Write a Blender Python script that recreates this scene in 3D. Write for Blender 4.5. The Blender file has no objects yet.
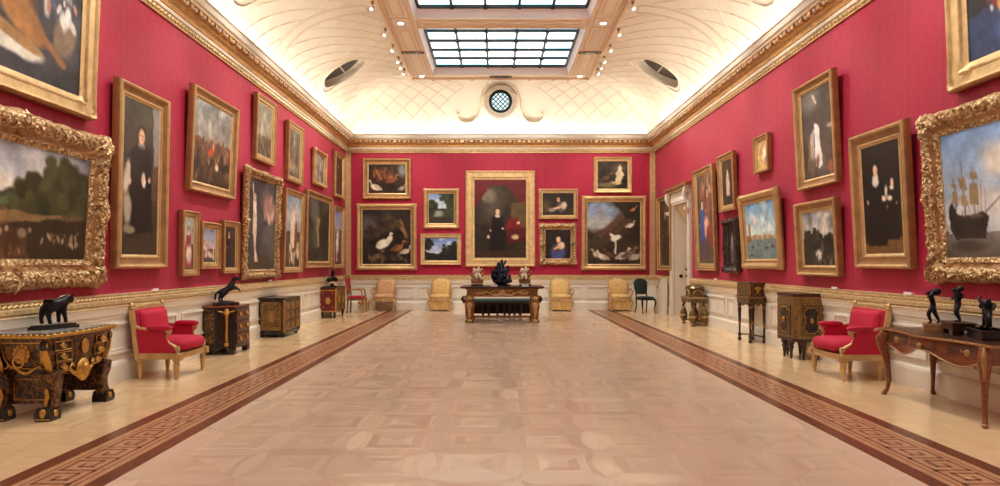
import bpy, bmesh, math, random
import numpy as np
from mathutils import Vector, Matrix
random.seed(7)
PI = math.pi
SC = bpy.context.scene
COL = SC.collection
# ------------------------------------------------------------------ camera model (metres, +Y down the gallery)
F, VX, VY, CX, CZ = 660.0, 496.0, 263.0, -0.14, 1.507
HW, YF, YB = 4.96, 21.3, -4.0           # half width, far wall, wall behind the camera

# ------------------------------------------------------------------ materials
def s2l(c):
    return tuple(((x/255)/12.92 if x/255 <= .04045 else ((x/255+.055)/1.055)**2.4) for x in c)

class NT:
    """tiny helper for node graphs"""
    def __init__(s, m):
        s.nt = m.node_tree; s.b = s.nt.nodes['Principled BSDF']
    def n(s, t, **k):
        nd = s.nt.nodes.new(t)
        for a, v in k.items(): setattr(nd, a, v)
        return nd
    def put(s, sock, v):
        if isinstance(v, bpy.types.NodeSocket): s.nt.links.new(v, sock)
        elif isinstance(v, tuple) and len(v) == 3 and sock.type == 'RGBA': sock.default_value = (*v, 1)
        else: sock.default_value = v
    def m(s, op, a, b=None, c=None):
        nd = s.n('ShaderNodeMath', operation=op)
        s.put(nd.inputs[0], a)
        if b is not None: s.put(nd.inputs[1], b)
        if c is not None: s.put(nd.inputs[2], c)
        return nd.outputs[0]
    def pos(s):
        return s.n('ShaderNodeTexCoord').outputs['Object']
    def xyz(s, v):
        nd = s.n('ShaderNodeSeparateXYZ'); s.put(nd.inputs[0], v); return nd.outputs
    def vec(s, x, y, z):
        nd = s.n('ShaderNodeCombineXYZ')
        for i, v in enumerate((x, y, z)): s.put(nd.inputs[i], v)
        return nd.outputs[0]
    def noise(s, v, scale, detail=3, rough=.5):
        nd = s.n('ShaderNodeTexNoise'); s.put(nd.inputs['Vector'], v)
        nd.inputs['Scale'].default_value = scale; nd.inputs['Detail'].default_value = detail
        nd.inputs['Roughness'].default_value = rough
        return nd.outputs['Fac']
    def ramp(s, f, stops):
        nd = s.n('ShaderNodeValToRGB'); s.put(nd.inputs[0], f)
        e = nd.color_ramp.elements
        while len(e) < len(stops): e.new(.5)
        for i, (p, c) in enumerate(stops):
            e[i].position = p; e[i].color = (*c, 1)
        return nd.outputs[0]
    def mix(s, f, a, b, blend='MIX'):
        nd = s.n('ShaderNodeMix', data_type='RGBA', blend_type=blend)
        s.put(nd.inputs[0], f); s.put(nd.inputs[6], a); s.put(nd.inputs[7], b)
        return nd.outputs[2]
    def bump(s, h, strength=.3, dist=.02):
        nd = s.n('ShaderNodeBump'); nd.inputs['Strength'].default_value = strength
        nd.inputs['Distance'].default_value = dist
        s.put(nd.inputs['Height'], h); s.put(s.b.inputs['Normal'], nd.outputs[0])
    def out(s, **k):
        for a, v in k.items(): s.put(s.b.inputs[a.replace('_', ' ')], v)

def newmat(name):
    m = bpy.data.materials.new(name); m.use_nodes = True
    return m, NT(m)

def simple(name, rgb, rough=.5, metal=0., var=.12, scale=14., bump=.15, bscale=None, spec=.5):
    m, t = newmat(name)
    c = s2l(rgb); p = t.pos()
    f = t.noise(p, scale)
    lo = tuple(x*(1-var) for x in c); hi = tuple(min(1, x*(1+var)) for x in c)
    t.out(Base_Color=t.ramp(f, [(.3, lo), (.7, hi)]), Roughness=rough, Metallic=metal)
    t.b.inputs['Specular IOR Level'].default_value = spec
    if bump: t.bump(t.noise(p, bscale or scale*4), bump, .01)
    return m

M = {}
M['gold'] = simple('gilding', (210, 176, 124), .4, .5, .16, 7, .25, 40)
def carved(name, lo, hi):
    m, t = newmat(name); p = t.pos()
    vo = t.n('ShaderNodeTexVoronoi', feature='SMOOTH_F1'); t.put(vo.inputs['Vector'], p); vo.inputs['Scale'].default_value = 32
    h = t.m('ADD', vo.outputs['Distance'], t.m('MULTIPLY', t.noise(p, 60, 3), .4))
    t.out(Base_Color=t.ramp(h, [(.35, s2l(hi)), (.75, s2l(lo))]), Roughness=.36, Metallic=.5)  # patina, plus painted highlights on raised carving and shade in its recesses
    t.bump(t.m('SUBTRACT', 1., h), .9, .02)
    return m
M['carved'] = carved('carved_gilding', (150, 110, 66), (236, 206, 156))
M['gold_deep'] = simple('old_gilding', (164, 120, 76), .42, .45, .2, 7, .25, 40)
M['gold_pale'] = simple('pale_gilding', (224, 192, 138), .42, .4, .16, 8, .25, 40)
M['gold_rail'] = simple('rail_gilding', (208, 182, 136), .45, .3, .22, 16, .4, 60)
M['cornice_gold'] = simple('cornice_gilding', (206, 156, 94), .5, .25, .14, 5, .2, 20)
M['bright_gold'] = simple('ormolu', (206, 160, 82), .34, .8, .2, 30, .3)
M['dark_frame'] = simple('blackened_frame_wood', (60, 46, 40), .45, .15, .6, 20, .5, 40)
M['bronze'] = simple('dark_bronze', (34, 33, 38), .28, .55, .3, 20, .25, 40)
M['bronze_brown'] = simple('brown_bronze', (70, 50, 38), .33, .5, .3, 20, .25, 40)
M['white_paint'] = simple('white_paint', (234, 227, 212), .45, 0, .03, 3, .05)
M['cream_paint'] = simple('cream_paint', (240, 232, 214), .6, 0, .03, 2, .05)
M['ceiling_flat'] = simple('peach_ceiling_paint', (250, 240, 226), .6, 0, .02, 2, .04)
M['ceiling_mould'] = simple('gilt_edged_moulding', (238, 216, 184), .5, .05, .06, 10, .1)
M['lilac'] = simple('lilac_white_paint', (242, 236, 242), .6, 0, .03, 3, 0)
M['rib'] = simple('plaster_rib', (232, 220, 196), .6, 0, .04, 6, .05)
M['black_metal'] = simple('black_metal', (22, 24, 26), .4, .4, .2, 10, .05)
M['ebony'] = simple('ebony_veneer', (36, 27, 24), .25, 0, .4, 10, .08)
M['dark_wood'] = simple('dark_wood', (62, 38, 26), .3, 0, .4, 12, .1)
M['red_velvet'] = simple('red_velvet', (190, 18, 58), .75, 0, .12, 30, .25, 160)
M['green_leather'] = simple('green_leather', (50, 92, 92), .4, 0, .2, 20, .2, 90)
M['dark_green'] = simple('dark_green_leather', (28, 46, 50), .45, 0, .2, 20, .2, 90)
M['tapestry'] = simple('gold_brocade', (222, 186, 120), .7, 0, .3, 28, .3, 120)
M['tapestry_pink'] = simple('pink_brocade', (214, 168, 128), .7, 0, .28, 28, .3, 120)
M['card'] = simple('white_card', (245, 242, 232), .5, 0, .02, 5, 0)
M['plinth_wood'] = simple('pale_walnut', (150, 104, 66), .35, 0, .25, 14, .1)
M['vent'] = simple('bronze_grille', (80, 60, 44), .5, .3, .3, 40, .4, 90)
M['pane_dark'] = simple('shaded_glass', (58, 52, 50), .3, 0, .12, 2, 0)
M['marble'] = simple('grey_marble', (150, 146, 140), .2, 0, .25, 5, .02)
M['white_marble'] = simple('pale_alabaster', (236, 218, 192), .4, 0, .08, 12, .1)

def wood_mat(name, a, b, rough=.25, stretch=(1, 1, 14)):
    m, t = newmat(name); x, y, z = t.xyz(t.pos())
    v = t.vec(t.m('MULTIPLY', x, float(stretch[0])), t.m('MULTIPLY', y, float(stretch[1])), t.m('MULTIPLY', z, float(stretch[2])))
    t.out(Base_Color=t.ramp(t.noise(v, 6, 5, .6), [(.3, s2l(a)), (.7, s2l(b))]), Roughness=rough)
    return m
M['walnut'] = wood_mat('polished_walnut', (92, 42, 24), (150, 82, 48), .22)
M['kingwood'] = wood_mat('kingwood_veneer', (66, 34, 24), (104, 58, 36), .25)
M['redwood'] = wood_mat('red_veneer', (96, 26, 26), (130, 44, 36), .25)

def marquetry(name, dark, inlay, scale, amount=.5, seed=0.):
    """brass inlay scrolls in a dark ground"""
    m, t = newmat(name); p = t.pos(); x, y, z = t.xyz(p)
    n1 = t.noise(t.vec(t.m('ADD', x, seed), y, z), scale, 1.5)
    n2 = t.noise(t.vec(x, t.m('ADD', y, seed+9.), z), scale*1.3, 1.5)
    r = t.m('ABSOLUTE', t.m('SUBTRACT', t.m('FRACT', t.m('MULTIPLY', n1, 5.)), .5))
    q = t.m('ABSOLUTE', t.m('SUBTRACT', t.m('FRACT', t.m('MULTIPLY', n2, 5.)), .5))
    mask = t.m('LESS_THAN', t.m('MINIMUM', r, q), .22*amount)
    t.out(Base_Color=t.mix(mask, s2l(dark), s2l(inlay)), Roughness=.28, Metallic=t.m('MULTIPLY', mask, .6))
    return m
M['boulle'] = marquetry('brass_inlaid_veneer', (46, 27, 19), (136, 94, 48), 8, .45)
M['boulle_fine'] = marquetry('fine_brass_inlay', (44, 29, 19), (150, 118, 62), 16, .7, 3.)
M['boulle_light'] = marquetry('pale_brass_inlay', (70, 56, 34), (158, 132, 80), 18, 1., 5.)

def damask():
    m, t = newmat('crimson_silk_damask'); x, y, z = t.xyz(t.pos())
    w = t.m('ADD', x, y)                       # runs along whichever wall
    k = 2*PI
    def cosn(v, per, ph=0.): return t.m('COSINE', t.m('ADD', t.m('MULTIPLY', v, k/per), ph))
    ogee = t.m('ADD', cosn(w, .62), cosn(z, .78))
    ring = t.m('ABSOLUTE', t.m('SUBTRACT', t.m('ABSOLUTE', ogee), .85))
    half = t.m('ADD', cosn(w, .31, .6), cosn(z, .39, 1.))
    leaf = t.m('MULTIPLY', half, cosn(w, .155))
    nz = t.noise(t.pos(), 30, 2)
    pat = t.m('ADD', t.m('LESS_THAN', t.m('ADD', ring, t.m('MULTIPLY', nz, .25)), .32), t.m('GREATER_THAN', t.m('ADD', leaf, nz), 1.25))
    pat = t.m('MINIMUM', pat, 1.)
    seam = t.m('LESS_THAN', t.m('ABSOLUTE', t.m('SUBTRACT', t.m('FRACT', t.m('DIVIDE', w, .64)), .5)), .009)
    base = t.mix(pat, s2l((170, 10, 55)), s2l((173, 13, 58)))
    big = t.noise(t.pos(), .9, 3)
    base = t.mix(t.m('MULTIPLY', big, .35), base, s2l((156, 8, 46)))
    t.out(Base_Color=t.mix(seam, base, s2l((128, 6, 36))), Roughness=t.m('SUBTRACT', .62, t.m('MULTIPLY', pat, .06)))
    t.b.inputs['Sheen Weight'].default_value = .12
    t.b.inputs['Sheen Tint'].default_value = (1, .5, .6, 1)
    t.bump(t.m('SUBTRACT', pat, t.m('MULTIPLY', seam, 2.)), .07, .004)
    return m
M['damask'] = damask()

def parquet(name, s, cols, tilt, rough):
    """square tiles with spindle-shaped boards along every joint and four fields of narrow boards between them"""
    m, t = newmat(name); x, y, z = t.xyz(t.pos())
    us, vs = t.m('DIVIDE', x, s), t.m('DIVIDE', y, s)
    A = lambda q: t.m('ABSOLUTE', q)
    S = lambda a, b: t.m('SUBTRACT', a, b)
    P = lambda a, b: t.m('MULTIPLY', a, b)
    cu, cv = t.m('FLOOR', us), t.m('FLOOR', vs); fu, fv = S(t.m('FRACT', us), .5), S(t.m('FRACT', vs), .5)
    ru, rv = t.m('FLOOR', t.m('ADD', us, .5)), t.m('FLOOR', t.m('ADD', vs, .5))
    au, av = A(fu), A(fv)
    hw_ = lambda q: P(.115, S(1., P(P(q, q), 4.)))
    dh, dv = S(hw_(au), S(.5, av)), S(hw_(av), S(.5, au))     # >0 inside a spindle
    H, V = t.m('GREATER_THAN', dh, 0.), t.m('GREATER_THAN', dv, 0.)
    side = t.m('GREATER_THAN', au, av)
    inn = S(1., t.m('MAXIMUM', H, V))
    w = t.m('ADD', P(side, au), P(S(1., side), av))
    pid = t.m('FLOOR', P(w, 9.))
    quad = t.m('ADD', P(side, t.m('ADD', 2., t.m('SIGN', fu))), P(S(1., side), t.m('ADD', 7., t.m('SIGN', fv))))
    X = t.m('ADD', t.m('ADD', P(H, t.m('ADD', cu, 31.3)), P(P(V, S(1., H)), t.m('ADD', ru, 57.7))), P(inn, cu))
    Y = t.m('ADD', t.m('ADD', P(H, rv), P(P(V, S(1., H)), cv)), P(inn, cv))
    Z = P(inn, t.m('ADD', quad, P(pid, .37)))
    wn = t.n('ShaderNodeTexWhiteNoise', noise_dimensions='3D'); t.put(wn.inputs['Vector'], t.vec(X, Y, Z))
    r = wn.outputs['Value']; rc = t.xyz(wn.outputs['Color'])
    lng = t.m('MAXIMUM', H, P(side, S(0., 0.)))
    g1 = t.noise(t.vec(P(x, 5.), P(y, 70.), r), 1., 4); g2 = t.noise(t.vec(P(x, 70.), P(y, 5.), r), 1., 4)
    alongx = t.m('MAXIMUM', H, P(inn, S(1., side)))
    grain = t.m('ADD', P(alongx, g1), P(S(1., alongx), g2))
    val = t.m('ADD', t.m('ADD', P(r, .32), P(grain, .35)), .16)
    col = t.ramp(val, [(.0, s2l(cols[0])), (.45, s2l(cols[1])), (.8, s2l(cols[2])), (1., s2l(cols[3]))])
    line = t.m('MAXIMUM', t.m('LESS_THAN', A(dh), .006), t.m('LESS_THAN', A(dv), .006))
    line = t.m('MAXIMUM', line, P(inn, t.m('MAXIMUM', t.m('LESS_THAN', A(S(au, av)), .006), t.m('LESS_THAN', t.m('FRACT', P(w, 9.)), .06))))
    dark = tuple(c*.66 for c in s2l(cols[0]))
    t.out(Base_Color=t.mix(P(line, .17), col, dark), Roughness=t.m('ADD', rough, P(r, .12)))
    t.b.inputs['Specular IOR Level'].default_value = .5
    # every board lies at its own very slight tilt
    nx, ny = P(S(rc[0], .5), tilt), P(S(rc[1], .5), tilt)
    wav = P(S(t.noise(t.pos(), 2.2, 2), .5), tilt*.6)
    nrm = t.n('ShaderNodeVectorMath', operation='NORMALIZE'); t.put(nrm.inputs[0], t.vec(nx, t.m('ADD', ny, wav), 1.))
    t.put(t.b.inputs['Normal'], nrm.outputs[0])
    return m
M['parquet'] = parquet('pink_oak_parquet', .66, [(213, 181, 152), (225, 195, 168), (230, 201, 175), (238, 212, 189)], .08, .13)
M['parquet_edge'] = parquet('golden_oak_parquet', .66, [(216, 180, 136), (222, 188, 146), (226, 193, 152), (230, 199, 160)], .03, .12)
M['inlay_dark'] = simple('dark_mahogany_inlay', (112, 62, 44), .25, 0, .12, 10, .02)
M['inlay_red'] = simple('rosewood_inlay', (148, 92, 70), .25, 0, .14, 12, .02)
M['inlay_ground'] = simple('border_oak', (192, 144, 108), .25, 0, .1, 10, .02)

def emit(name, rgb, strength):
    m, t = newmat(name); c = s2l(rgb)
    t.out(Base_Color=c, Emission_Color=c, Emission_Strength=float(strength), Roughness=.4)
    return m
def sky_pane():
    m, t = newmat('daylit_glass')
    f = t.noise(t.pos(), .8, 2)
    c = t.ramp(f, [(.38, s2l((168, 222, 236))), (.56, s2l((236, 246, 248)))])
    t.out(Base_Color=(.8, .85, .88), Emission_Color=c, Emission_Strength=2.1, Roughness=.3)
    return m
M['sky_pane'] = sky_pane()
M['oculus_pane'] = emit('daylit_leaded_glass', (200, 230, 236), .8)
M['lamp'] = emit('lamp_lens', (255, 248, 234), 9.)

def paint_mat():
    m, t = newmat('oil_paint')
    a = t.n('ShaderNodeAttribute', attribute_name='Paint')
    f = t.noise(t.pos(), 60, 3)
    t.out(Base_Color=t.mix(.18, a.outputs['Color'], t.ramp(f, [(.35, (0, 0, 0)), (.65, (1, 1, 1))]), 'SOFT_LIGHT'), Roughness=.42)
    t.b.inputs['Specular IOR Level'].default_value = .35
    t.bump(f, .1, .003)
    return m
M['paint'] = paint_mat()

# ------------------------------------------------------------------ mesh helpers
class MB:
    def __init__(s): s.v, s.f, s.m, s.mats = [], [], [], []
    def mi(s, mat):
        if mat not in s.mats: s.mats.append(mat)
        return s.mats.index(mat)
    def add(s, vs, fs, mat):
        o = len(s.v); s.v += [tuple(v) for v in vs]; k = s.mi(mat)
        for f in fs: s.f.append([i+o for i in f]); s.m.append(k)
        return s
    def box(s, x0, x1, y0, y1, z0, z1, mat):
        return s.add([(x, y, z) for z in (z0, z1) for y in (y0, y1) for x in (x0, x1)],
                     [(0, 2, 3, 1), (4, 5, 7, 6), (0, 1, 5, 4), (2, 6, 7, 3), (0, 4, 6, 2), (1, 3, 7, 5)], mat)
    def cbox(s, c, d, mat):
        return s.box(c[0]-d[0]/2, c[0]+d[0]/2, c[1]-d[1]/2, c[1]+d[1]/2, c[2]-d[2]/2, c[2]+d[2]/2, mat)
    def loft(s, rings, mat, cap=True, closed=True):
        n = len(rings[0]); vs = [p for r in rings for p in r]; fs = []
        for i in range(len(rings)-1):
            for j in range(n if closed else n-1):
                k = (j+1) % n
                fs.append((i*n+j, i*n+k, (i+1)*n+k, (i+1)*n+j))
        if cap: fs += [tuple(range(n))[::-1], tuple((len(rings)-1)*n+j for j in range(n))]
        return s.add(vs, fs, mat)
    def lathe(s, prof, mat, c=(0, 0, 0), seg=14, axis='z'):
        rings = []
        for r, h in prof:
            ring = []
            for k in range(seg):
                a = 2*PI*k/seg; x, y = max(r, 1e-4)*math.cos(a), max(r, 1e-4)*math.sin(a)
                p = (x, y, h) if axis == 'z' else ((x, -h, y) if axis == 'y' else (h, x, y))
                ring.append((c[0]+p[0], c[1]+p[1], c[2]+p[2]))
            rings.append(ring)
        return s.loft(rings, mat)
    def ell(s, c, r, mat, seg=12, rings=8, amp=0., freq=6):
        R = []
        for i in range(rings+1):
            t = PI*i/rings; ring = []
            for k in range(seg):
                a = 2*PI*k/seg; q = 1+amp*math.sin(freq*a)*math.sin(t)
                ring.append((c[0]+r[0]*q*max(math.sin(t), .01)*math.cos(a), c[1]+r[1]*q*max(math.sin(t), .01)*math.sin(a), c[2]-r[2]*math.cos(t)))
            R.append(ring)
        return s.loft(R, mat)
    def tube(s, pts, rad, mat, seg=8, sq=False, closed=False, flat=(1, 1), up=None):
        P = [Vector(p) for p in pts]; n = len(P)
        if not hasattr(rad, '__len__'): rad = [rad]*n
        rings = []; last = None
        for i in range(n):
            if closed: d = P[(i+1) % n]-P[i-1]
            else: d = P[min(i+1, n-1)]-P[max(i-1, 0)]
            d = d.normalized() if d.length > 1e-9 else Vector((0, 0, 1))
            if up is not None: a = d.cross(Vector(up))
            elif last is None: a = d.cross(Vector((0, 0, 1)) if abs(d.z) < .9 else Vector((1, 0, 0)))
            else: a = last - d*last.dot(d)
            if a.length < 1e-6: a = d.orthogonal()
            a.normalize(); b = d.cross(a); last = a
            ring = []
            for k in range(4 if sq else seg):
                t = 2*PI*k/(4 if sq else seg)+(PI/4 if sq else 0); q = 1.414 if sq else 1
                ring.append(tuple(P[i]+a*(rad[i]*q*math.cos(t)*flat[0])+b*(rad[i]*q*math.sin(t)*flat[1])))
            rings.append(ring)
        if closed: rings.append(rings[0])
        return s.loft(rings, mat, cap=not closed)
    def prism(s, pts, z0, z1, mat, plane='xy'):
        def q(a, b, h): return (a, b, h) if plane == 'xy' else ((a, h, b) if plane == 'xz' else (h, a, b))
        return s.loft([[q(a, b, z0) for a, b in pts], [q(a, b, z1) for a, b in pts]], mat)
    def pillow(s, c, d, mat, puff=.35, n=8, e=4.):
        """superellipsoid cushion, centre c, full size d"""
        R = []
        def sg(x, p): return math.copysign(abs(x)**p, x)
        for i in range(n+1):
            t = -PI/2+PI*i/n; ring = []
            for k in range(2*n):
                a = 2*PI*k/(2*n); ct = max(abs(math.cos(t)), .02)**.5
                ring.append((c[0]+d[0]/2*ct*sg(math.cos(a), 2/e), c[1]+d[1]/2*ct*sg(math.sin(a), 2/e), c[2]+d[2]/2*sg(math.sin(t), .8)))
            R.append(ring)
        return s.loft(R, mat)
    def build(s, name, parent=None, smooth=None, bevel=0, loc=None, rot=None, sub=0):
        me = bpy.data.meshes.new(name); me.from_pydata(s.v, [], s.f)
        for mt in s.mats: me.materials.append(mt)
        me.polygons.foreach_set('material_index', s.m)
        bm = bmesh.new(); bm.from_mesh(me); bmesh.ops.remove_doubles(bm, verts=bm.verts, dist=1e-5)
        bmesh.ops.recalc_face_normals(bm, faces=bm.faces); bm.to_mesh(me); bm.free()
        o = bpy.data.objects.new(name, me); COL.objects.link(o)
        if parent: o.parent = parent
        if loc: o.location = loc
        if rot: o.rotation_euler = rot
        if bevel:
            b = o.modifiers.new('bevel', 'BEVEL'); b.width = bevel; b.segments = 2; b.limit_method = 'ANGLE'; b.angle_limit = 1.0
        if sub:
            b = o.modifiers.new('sub', 'SUBSURF'); b.levels = b.render_levels = sub
        if smooth is not None:
            me.polygons.foreach_set('use_smooth', [True]*len(me.polygons))
            if smooth < 180: me.set_sharp_from_angle(angle=math.radians(smooth))
        me.update()
        return o

def empty(name, loc, rz=0., rx=0.):
    o = bpy.data.objects.new(name, None); o.empty_display_size = .1
    COL.objects.link(o); o.location = loc; o.rotation_euler = (rx, 0, rz); return o
def tag(o, label, cat, group=None, kind=None):
    o['label'] = label; o['category'] = cat
    if group: o['group'] = group
    if kind: o['kind'] = kind
    return o
def struct(o, label=None):
    o['kind'] = 'structure'
    if label: o['label'] = label
    return o
def copy_tree(o, parent=None):
    c = o.copy(); COL.objects.link(c)
    if parent: c.parent = parent
    for ch in list(o.children): copy_tree(ch, c)
    return c

def skin(name, nodes, edges, mat, parent=None, sub=2):
    """one continuous body grown round a skeleton; nodes: (x, y, z, r) or (x, y, z, rx, ry)"""
    me = bpy.data.meshes.new(name); me.from_pydata([n[:3] for n in nodes], edges, [])
    o = bpy.data.objects.new(name, me); COL.objects.link(o)
    o.modifiers.new('s', 'SKIN').use_smooth_shade = True
    for i, n in enumerate(nodes):
        sv = me.skin_vertices[0].data[i]; sv.radius = (n[3], n[4] if len(n) > 4 else n[3]); sv.use_root = (i == 0)
    b = o.modifiers.new('b', 'SUBSURF'); b.levels = b.render_levels = sub
    dg = bpy.context.evaluated_depsgraph_get(); dg.update()
    m2 = bpy.data.meshes.new_from_object(o.evaluated_get(dg))
    o.modifiers.clear(); o.data = m2; bpy.data.meshes.remove(me); m2.name = name
    m2.materials.clear(); m2.materials.append(mat)
    m2.polygons.foreach_set('use_smooth', [True]*len(m2.polygons))
    if parent: o.parent = parent
    return o
EXPOSURE = 0.48

# ================================================================== ROOM SHELL
WT = .2
b = MB()                                             # floor with its parquet border let in
def fl(x0, x1, y0, y1, mat, z=0.): b.add([(x0, y0, z), (x1, y0, z), (x1, y1, z), (x0, y1, z)], [(0, 1, 2, 3)], mat)
b.box(-5.16, 7.2, YB-.2, YF+.2, -.12, -.01, M['inlay_ground'])
fl(-2.79, 2.79, YB, YF, M['parquet'])
for s in (-1, 1):
    def st(a, c, mat, z=0., y0=YB, y1=YF): fl(min(s*a, s*c), max(s*a, s*c), y0, y1, mat, z)
    st(3.56, 5.0, M['parquet_edge']); st(2.79, 3.56, M['inlay_ground'])
    st(2.79, 2.93, M['inlay_dark'], .0008); st(3.42, 3.56, M['inlay_dark'], .0008)
    st(2.985, 3.0, M['inlay_red'], .0008); st(3.35, 3.365, M['inlay_red'], .0008)
    c = .052; lw = .026; v0 = 3.05
    y = 1.5
    while y < YF-.4:
        path = [(-.4, 0), (0, 0), (0, 4.9), (4.4, 4.9), (4.4, 1.5), (1.6, 1.5), (1.6, 3.3), (2.9, 3.3)]
        for (a0, b0), (a1, b1) in zip(path[:-1], path[1:]):
            ua, ub = y+min(a0, a1)*c-lw/2, y+max(a0, a1)*c+lw/2
            st(v0+min(b0, b1)*c-lw/2, v0+max(b0, b1)*c+lw/2, M['inlay_red'], .0012, ua, ub)
        st(v0-lw/2, v0+lw/2, M['inlay_red'], .0012, y, y+.30)
        y += .30
fl(5.0, 7.0, 16.9, 19.4, M['parquet_edge'])
struct(b.build('floor'))

DY0, DY1, DZ = 17.35, 18.9, 3.14                     # doorway in the right wall
b = MB(); b.box(-HW-WT, -HW, YB, YF+WT, 0, 7.6, M['damask']); struct(b.build('wall_left'))
b = MB(); b.box(-HW, HW+WT, YF, YF+WT, 0, 7.6, M['damask']); struct(b.build('wall_far'))
b = MB(); b.box(-HW-WT, HW+WT, YB-WT, YB, 0, 7.6, M['damask']); struct(b.build('wall_near'))
b = MB()
b.box(HW, HW+WT, YB, DY0, 0, 7.6, M['damask']); b.box(HW, HW+WT, DY1, YF, 0, 7.6, M['damask'])
b.box(HW, HW+WT, DY0, DY1, DZ, 7.6, M['damask'])
struct(b.build('wall_right'))
# passage behind the doorway
b = MB()
b.box(HW+.01, 6.6, DY1-.02, DY1+.1, 0, DZ-.01, M['white_paint']); b.box(HW+.01, 6.6, DY0-.1, DY0+.02, 0, DZ-.01, M['white_paint']); b.box(HW+.01, HW+WT+.01, DY0, DY1, DZ-.03, DZ-.005, M['white_paint'])
b.box(6.5, 6.6, DY0, DY1, 0, DZ, M['white_paint']); b.box(HW+WT, 6.6, DY0-.1, DY1+.1, DZ, DZ+.1, M['ceiling_mould'])
b.prism([(5.0, DZ-.02), (5.5, 2.32), (6.4, 1.9), (6.4, DZ-.02)], DY0+.03, DY1-.03, M['ceiling_mould'], 'xz')
struct(b.build('wall_passage'))

# mapping onto each wall: u along it, p out from it
WALLS = {'left': (lambda u, p, z: (-HW+p, u, z), YB, YF), 'right': (lambda u, p, z: (HW-p, u, z), YB, YF),
         'far': (lambda u, p, z: (u, YF-p, z), -HW, HW)}
def wbox(b, W, u0, u1, p0, p1, z0, z1, mat):
    q = [W(u, p, z) for z in (z0, z1) for p in (p0, p1) for u in (u0, u1)]
    b.add(q, [(0, 2, 3, 1), (4, 5, 7, 6), (0, 1, 5, 4), (2, 6, 7, 3), (0, 4, 6, 2), (1, 3, 7, 5)], mat)
def wsweep(b, W, u0, u1, prof, mats):
    for (p0, z0), (p1, z1), mt in zip(prof[:-1], prof[1:], mats):
        b.add([W(u0, p0, z0), W(u1, p0, z0), W(u1, p1, z1), W(u0, p1, z1)], [(0, 1, 2, 3)], mt)
    n = len(prof)
    for u in (u0, u1): b.add([W(u, p, z) for p, z in prof], [tuple(range(n))], mats[-1])
wp, cr, gr = M['white_paint'], M['cream_paint'], M['gold_rail']
DADO = [(0, .27), (.025, .27), (.025, .80), (.045, .82), (.045, .85), (.06, .86), (.075, .93), (.075, .955), (.09, .96), (.075, .985), (.095, .995), (.095, 1.04), (.06, 1.06), (.055, 1.095), (.07, 1.10), (.07, 1.115), (0, 1.12)]
DM = [wp, wp, wp, wp, cr, cr, cr, cr, gr, gr, gr, gr, gr, gr, gr, gr]
BASE = [(0, 0), (.06, 0), (.06, .22), (.05, .25), (.03, .27), (0, .27)]
def ropes(b, W, u0, u1, p, z, r, step, mat):
    u = u0+step/2
    while u < u1:
        c = W(u, p, z); d = Vector(W(u+.01, p, z))-Vector(c); d.normalize()
        b.tube([tuple(Vector(c)-d*step*.4+Vector((0, 0, -r*.6))), c, tuple(Vector(c)+d*step*.4+Vector((0, 0, r*.6)))], [r*.5, r, r*.5], mat, seg=5)
        u += step
def frame_mould(b, W, u0, u1, z0, z1, p, mat, w=.03, h=.014):
    wbox(b, W, u0, u1, p, p+h, z0, z0+w, mat); wbox(b, W, u0, u1, p, p+h, z1-w, z1, mat)
    wbox(b, W, u0, u0+w, p, p+h, z0+w, z1-w, mat); wbox(b, W, u1-w, u1, p, p+h, z0+w, z1-w, mat)
tn = 0
for side, spans in (('left', [(YB, YF)]), ('right', [(YB, DY0-.22), (DY1+.22, YF)]), ('far', [(-HW, HW)])):
    W = WALLS[side][0]; bd, bb = MB(), MB()
    for (u0, u1) in spans:
        wsweep(bd, W, u0, u1, DADO, DM); wsweep(bb, W, u0, u1, BASE, [wp]*5)
        ropes(bd, W, max(u0, 4.) if side != 'far' else u0, u1, .075, 1.075, .02, .075, M['gold'])
        k = 0
        u = (u0+.25 if side == 'far' else u0+.3)
        if side == 'far':
            pans = [(-4.68, -4.33), (-4.2, -2.78), (-2.62, -2.25), (-2.1, -.75), (-.6, .6), (.75, 2.1), (2.25, 2.62), (2.78, 4.2), (4.33, 4.68)]
        else:
            pans = []
            while u < u1-.5:
                w_ = .42 if k % 2 else 1.55
                if u+w_ > u1-.1: break
                pans.append((u, u+w_)); u += w_+.16; k += 1
        for a, c in pans:
            frame_mould(bd, W, a, c, .36, .755, .025, wp, .032, .026); frame_mould(bd, W, a+.05, c-.05, .41, .705, .025, cr, .012, .01)
    tn += 1; struct(bd.build('trim_%d' % tn)); struct(bb.build('baseboard_%s' % side))
# gilt fillets round the silk: under the cornice and up the corners
b = MB()
for side in WALLS:
    W, u0, u1 = WALLS[side]
    wbox(b, W, u0, u1, 0, .03, 5.06, 5.18, M['gold']); ropes(b, W, max(u0, 4.) if side != 'far' else u0, u1, .035, 5.12, .035, .11, M['gold_rail'])
for side, us in (('left', (YF-.16,)), ('right', (YF-.16,)), ('far', (-HW, HW-.14))):
    W = WALLS[side][0]
    for u in us:
        wbox(b, W, u, u+.14, 0, .03, 1.1, 5.07, M['gold_rail'])
        wbox(b, W, u+.02, u+.035, 0, .042, 1.1, 5.07, M['gold']); wbox(b, W, u+.105, u+.12, 0, .042, 1.1, 5.07, M['gold'])
struct(b.build('trim_4'))

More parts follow.
